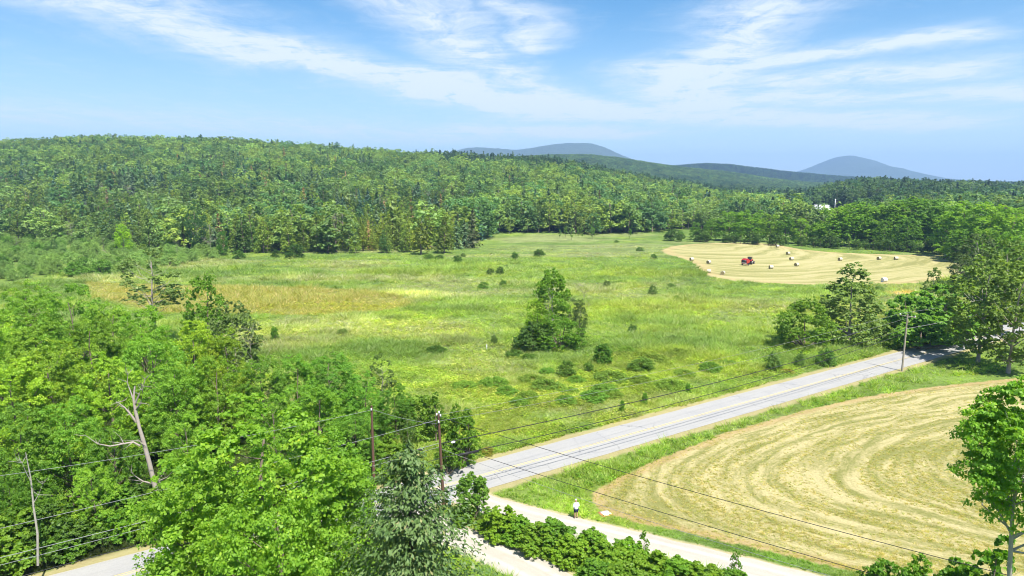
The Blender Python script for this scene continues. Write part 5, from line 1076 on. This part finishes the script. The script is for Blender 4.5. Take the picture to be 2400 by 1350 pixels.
link('drawbar', prism('drawbar', [(1.1, .7), (3.5, .62), (3.5, .5), (1.1, .5)], -.1, .1, M['redpaint'], .02), bl)
X_, Y_ = at(2222, 608); wg = empty('bale_wagon', (X_, Y_, 0), 'white and dark wagon parked by the hay field\'s right corner', 'wagon', None, R(5))
link('bed', boxmesh('bed', [(0, 0, .85, 3.4, 1.8, .12)], M['blackmetal'], .02), wg); link('load', prism('load', [(-1.5, .93), (1.4, .93), (1.3, 1.9), (.9, 2.2), (-1.1, 2.2), (-1.45, 1.8)], -.85, .85, M['whitewrap'], .12), wg); link('drawbar', boxmesh('drawbar', [(2.2, 0, .6, 1.4, .1, .1)], M['blackmetal']), wg)
for sx_ in (-1, 1):
    for sy_ in (-.8, .8): wheel(wg, sx_ * 1.1, sy_, .36, .22)

# ------------------------------------------------------------------ person, landing mat, post, dirt heaps
def skin_mesh(name, verts, edges, radii, m, lv=2):
    me = bpy.data.meshes.new(name); me.from_pydata(verts, edges, []); o = bpy.data.objects.new(name, me); sc.collection.objects.link(o)
    md = o.modifiers.new('skin', 'SKIN'); sv = me.skin_vertices[0].data
    for i, r in enumerate(radii): sv[i].radius = (r, r) if not isinstance(r, tuple) else r; sv[i].use_root = (i == 0)
    s = o.modifiers.new('sub', 'SUBSURF'); s.levels = lv; s.render_levels = lv
    dg = bpy.context.evaluated_depsgraph_get(); dg.update(); ev = bpy.data.meshes.new_from_object(o.evaluated_get(dg)); ev.name = name
    bpy.data.objects.remove(o); ev.materials.clear(); ev.materials.append(m)
    ev.polygons.foreach_set('use_smooth', np.ones(len(ev.polygons), bool)); return ev
M['skin'] = simple('skin', (.50, .27, .19), .6, .08); M['shirt'] = simple('white_shirt', (.74, .78, .84), .9, .06, 12, bump=.2); M['navy'] = simple('navy_cloth', (.012, .016, .05), .9, .1, 10); M['shoe'] = simple('shoe_dark', (.03, .028, .03), .7); M['hair'] = simple('grey_hair', (.22, .2, .19), .9); M['capw'] = simple('white_cap', (.76, .75, .73), .8)
pr_ = empty('person', (*at(1350, 1215), .02), 'person in white long-sleeved shirt, navy shorts and cap standing on the gravel road edge', 'person', None, R(18))
# faces +Y (away from the camera), head bowed, forearms brought together in front
B = [(0, 0, .93), (0, .0, 1.1), (0, .0, 1.3), (0, .01, 1.44), (0, .035, 1.52), (0, .06, 1.62), (0, .07, 1.70),
     (-.19, .0, 1.41), (-.25, -.02, 1.14), (-.16, .18, 1.03), (-.08, .30, 1.06), (.19, .0, 1.41), (.25, -.02, 1.14), (.16, .18, 1.03), (.08, .30, 1.06),
     (-.095, 0, .86), (-.11, .01, .48), (-.115, -.01, .09), (-.13, .13, .04), (.095, 0, .86), (.11, .02, .48), (.12, 0, .09), (.135, .14, .04)]
E_ = [(0, 1), (1, 2), (2, 3), (3, 4), (4, 5), (5, 6), (3, 7), (7, 8), (8, 9), (9, 10), (3, 11), (11, 12), (12, 13), (13, 14), (0, 15), (15, 16), (16, 17), (17, 18), (0, 19), (19, 20), (20, 21), (21, 22)]
RR = [.135, .13, .14, .10, .055, .095, .085, .06, .045, .036, .03, .06, .045, .036, .03, .085, .06, .04, .04, .085, .06, .04, .04]
link('body', skin_mesh('body', B, E_, RR, M['skin']), pr_)
link('shirt', skin_mesh('shirt', [(0, 0, .84), (0, 0, 1.1), (0, 0, 1.3), (0, .01, 1.445), (-.2, 0, 1.40), (-.265, -.02, 1.13), (-.17, .17, 1.03), (.2, 0, 1.40), (.265, -.02, 1.13), (.17, .17, 1.03)],
    [(0, 1), (1, 2), (2, 3), (3, 4), (4, 5), (5, 6), (3, 7), (7, 8), (8, 9)], [(.22, .17), (.20, .16), (.21, .16), .115, .085, .075, .055, .085, .075, .055], M['shirt']), pr_)
link('shorts', skin_mesh('shorts', [(0, 0, .92), (-.105, .0, .82), (-.12, .01, .56), (.105, 0, .82), (.12, .02, .56)], [(0, 1), (1, 2), (0, 3), (3, 4)], [.16, .12, .105, .12, .105], M['navy']), pr_)
link('hair', skin_mesh('hair', [(0, .045, 1.60), (0, .05, 1.70)], [(0, 1)], [.10, .10], M['hair'], 1), pr_)
link('cap', skin_mesh('cap', [(0, .06, 1.72), (0, .07, 1.775), (0, .2, 1.70)], [(0, 1), (0, 2)], [.112, .07, (.09, .02)], M['capw'], 1), pr_)
for sx_ in (-1, 1):
    link('shoe', skin_mesh('shoe', [(sx_ * .12, -.03, .05), (sx_ * .135, .08, .045), (sx_ * .14, .17, .035)], [(0, 1), (1, 2)], [.062, .058, .045], M['shoe'], 1), pr_)
    for k_ in range(5):      # fingers closed round the phone
        fx = sx_ * .06; z_ = 1.10 - k_ * .022; L_ = [.05, .075, .08, .075, .06][k_]
        pts_ = [(fx, .32, z_), (fx * .6, .32 + L_ * .6, z_ + .005), (fx * .1, .32 + L_ * .75, z_)] if k_ else [(fx, .30, 1.1), (fx * .8, .33, 1.14), (fx * .4, .35, 1.15)]
        link('finger', mesh_np('finger', *tube(pts_, [.011, .010, .007], 5), mats=[M['skin']], smooth=True), pr_)
ph = link('phone', boxmesh('phone', [(0, 0, 0, .075, .012, .15)], M['blackmetal'], .004), None); ph.location = pr_.matrix_basis @ Vector((0, .385, 1.10)); ph.rotation_euler = (R(-50), 0, R(18)); tag(ph, 'small dark phone held in front by the person in white', 'phone')
M['matwhite'] = simple('white_mat', (.8, .78, .76), .7, .05); M['matorange'] = simple('orange_mat_border', (.62, .25, .12), .7, .15); M['matgrey'] = simple('grey_print', (.35, .37, .42), .7, .1)
X_, Y_ = at(1420, 1203); lm_ = empty('landing_mat', (X_, Y_, 0), 'white square landing mat with orange rim on the mown field', 'mat', None, R(24))
link('mat_rim', boxmesh('mat_rim', [(-.08, -.03, .015, 1.05, 1.0, .02)], M['matorange']), lm_); link('mat_sheet', boxmesh('mat_sheet', [(0, 0, .034, .80, .80, .014)], M['matwhite']), lm_)
V = []; Q = []
for k_ in range(24):
    t = 2 * math.pi * k_ / 24; V += [(.24 * math.cos(t), .24 * math.sin(t), .045), (.17 * math.cos(t), .17 * math.sin(t), .045)]
for k_ in range(24): a_ = k_ * 2; b_ = (k_ * 2 + 2) % 48; Q.append((a_, b_, b_ + 1, a_ + 1))
link('ring_print', mesh_np('ring_print', V, Q, mats=[M['matgrey']]), lm_)
X_, Y_ = at(1141, 823); link_ = empty('marker_post', (X_, Y_, 0), 'white marker post standing alone in the meadow', 'post'); link('post', cyl('post', (0, 0, 0), (0, 0, 1.25), .07, .06, M['porcelain'], 10), link_); link('post_cap', cyl('post_cap', (0, 0, 1.25), (0, 0, 1.32), .08, .04, M['porcelain'], 10), link_)
# dead red-brown weeds on the verge
for i_, (a_, b_, sx_) in enumerate([(1845, 874, 2.6), (1140, 1062, 1.6)]):
    o_ = plant('bushl', 'dead_weeds', *at(a_, b_), .6, 3.0, ['rust brown clump of cut brush on the far verge below the willow bushes', 'rust brown clump of dead weeds on the far verge right of the brown pole'][i_], 'dead weeds', None, (1.35, .85, 1.2))

# ------------------------------------------------------------------ grass and weeds as real blades
def tuft(key, seed, lm, n=16, h=.55, r=.28, bw=.075):
    rg = np.random.default_rng(seed); V = []; F3 = []; tn = []
    for i in range(n):
        a = rg.uniform(0, 6.28); q = r * math.sqrt(rg.random()); x, y = q * math.cos(a), q * math.sin(a); b = rg.uniform(0, 6.28); w = bw * rg.uniform(.6, 1.3); hh = h * rg.uniform(.5, 1.15); l = hh * rg.uniform(.5, 1.3)
        k = len(V); V += [(x - w/2 * math.cos(b), y - w/2 * math.sin(b), -.02), (x + w/2 * math.cos(b), y + w/2 * math.sin(b), -.02), (x + l * math.cos(a), y + l * math.sin(a), hh)]; F3.append((k, k + 1, k + 2)); tn.append(rg.random())
    me = mesh_np(key, V, None, F3, mats=[lm], attrs={'tint': ('FACE', 'FLOAT', tn)}); PROTO[key] = dict(all=me, crown=me)
for i in range(3): tuft('tuft%d' % i, 300 + i, M['grass'])
def weed(key, seed, lm, n=26, r=.3, h=.45, leaf=.17):
    rg = np.random.default_rng(seed); d = dirs(n, rg, 0.0); c = d * [r, r, h] * rg.uniform(.5, 1, (n, 1)); V, Qd = quads_from(c, d * .5 + [0, 0, .7] + rg.normal(size=(n, 3)) * .45, leaf, rg)
    me = mesh_np(key, V, Qd, mats=[lm], attrs={'tint': ('FACE', 'FLOAT', rg.random(n))}); PROTO[key] = dict(all=me, crown=me)
for i in range(2): weed('weed%d' % i, 310 + i, M['weed'])
def veg(name, n, box, cond, dens_pow, hs, keys, label, gm, cat='grass', wmul=1.0, flat=None):
    x0, x1, y0, y1 = box; u = rng.random(n); y = (y0 ** dens_pow + u * (y1 ** dens_pow - y0 ** dens_pow)) ** (1 / dens_pow); x = rng.uniform(-1, 1, n) * y * .86
    ok = (x > x0) & (x < x1) & (y > y0) & (y < y1); x, y = x[ok], y[ok]; ok = cond(x, y); x, y = x[ok], y[ok]; n = len(x)
    s = rng.uniform(.65, 1.35, n) * hs(x, y); sc3 = np.column_stack([s * wmul, s * wmul, s * rng.uniform(.75, 1.2, n)])
    rt = np.zeros((n, 3)); rt[:, 2] = rng.uniform(0, 6.28, n); tone = np.clip(gcol(x, y) / gm, .2, 3) * rng.uniform(.8, 1.2, (n, 1)); pale = (rng.random(n) < .16)[:, None]; tone = np.where(pale, tone * [1.4, 1.2, 2.2], tone) * .95
    if cat == 'hay': tone = np.array([1.65, 1.16, 2.0]) * rng.uniform(.6, 1.2, (n, 1)) * np.where(rng.random((n, 1)) < .3, [.72, .9, .6], [1, 1, 1])
    scatter(name, np.column_stack([x, y, np.zeros(n)]), sc3, rt, rng.integers(0, len(keys), n), tone, keys, label, cat); return n
def windrow(x, y):
    c = -np.log(np.exp(-.14 * np.clip(chain(x, y, TOPE), 0, 90)) + np.exp(-.14 * np.clip(chain(x, y, LOWE), 0, 90))) / .14 + (fbm(x / 12, y / 12, 7) - .5) * 3
    return fbm(c / .9, x / 14, 121, 3)
open_ = lambda x, y: (np.abs(road_d(x, y)) > HW + .75 + .8 * fbm(x / 2, y / 2, 50)) & (sdf(x, y, NEARF) < .1) & (sdf(x, y, HAY) < 0) & (chain(x, y, TR1) > 2.0) & (chain(x, y, TR2) > 2.1)
GM = np.array([.19, .26, .045])
n1_ = veg('meadow_grass', 175000, (-150, 190, 40, 330), lambda x, y: open_(x, y) & (road_d(x, y) > 3), -.25, lambda x, y: (.75 + (y - 60) / 170) * (1 - .75 * sstep(y, 220, 320)) * (.6 + .9 * sstep(fbm(x / 12, y / 8, 91), .35, .7)), ['tuft0', 'tuft1', 'tuft2'], 'tall uncut grass covering the meadow beyond the road', GM, wmul=1.15)
n2_ = veg('meadow_weeds', 110000, (-60, 120, 60, 170), lambda x, y: open_(x, y) & (road_d(x, y) > 3.5) & (fbm(x / 7, y / 5, 95) + .25 * rng.random(len(x)) > .62), -.5, lambda x, y: (.7 + (y - 60) / 150), ['weed0', 'weed1'], 'leafy weeds and goldenrod clumps in the near meadow', np.array([.13, .21, .035]), 'weeds', 1.2)
n3_ = veg('verge_grass', 150000, (-42, 120, 24, 125), lambda x, y: open_(x, y) & (road_d(x, y) < 0), -1.2, lambda x, y: (.55 + .6 * sstep(fbm(x / 4, y / 4, 97), .35, .65)) * np.where((sdf(x, y, NEARF) > -3.2) & (x > 7) & (road_d(x, y) < -9), .38, 1), ['tuft0', 'tuft1', 'tuft2', 'weed0'], 'lush green verge grass between the road, the tracks and the mown field', np.array([.17, .22, .05]))
n4_ = veg('mown_hay', 110000, (5, 100, 40, 112), lambda x, y: (sdf(x, y, NEARF) > .2) & (windrow(x, y) + .35 * rng.random(len(x)) > .66), -1.0, lambda x, y: .22 + 0 * x, ['tuft0', 'tuft1'], 'loose cut hay and stubble on the near mown field', GM, 'hay', 1.5)

# ------------------------------------------------------------------ air
def haze():
    x, y0, y1, z0, z1 = 15500, -8950, 15800, -6, 420
    me = bpy.data.meshes.new('haze'); V = [(a, b, c) for a in (-9500, 9500) for b in (-3000, 10500) for c in (-8, 460)]
    me.from_pydata(V, [], [(0, 1, 3, 2), (4, 6, 7, 5), (0, 4, 5, 1), (2, 3, 7, 6), (0, 2, 6, 4), (1, 5, 7, 3)])
    m, T, out = mat('haze'); v = T.new('ShaderNodeVolumePrincipled'); v.inputs['Color'].default_value = (.38, .61, 1.0, 1); v.inputs['Density'].default_value = HAZE; v.inputs['Anisotropy'].default_value = .1
    T.l.new(v.outputs[0], out.inputs['Volume']); me.materials.append(m); tag(link('haze', me), kind='stuff')
HAZE = 1.25e-4
haze()
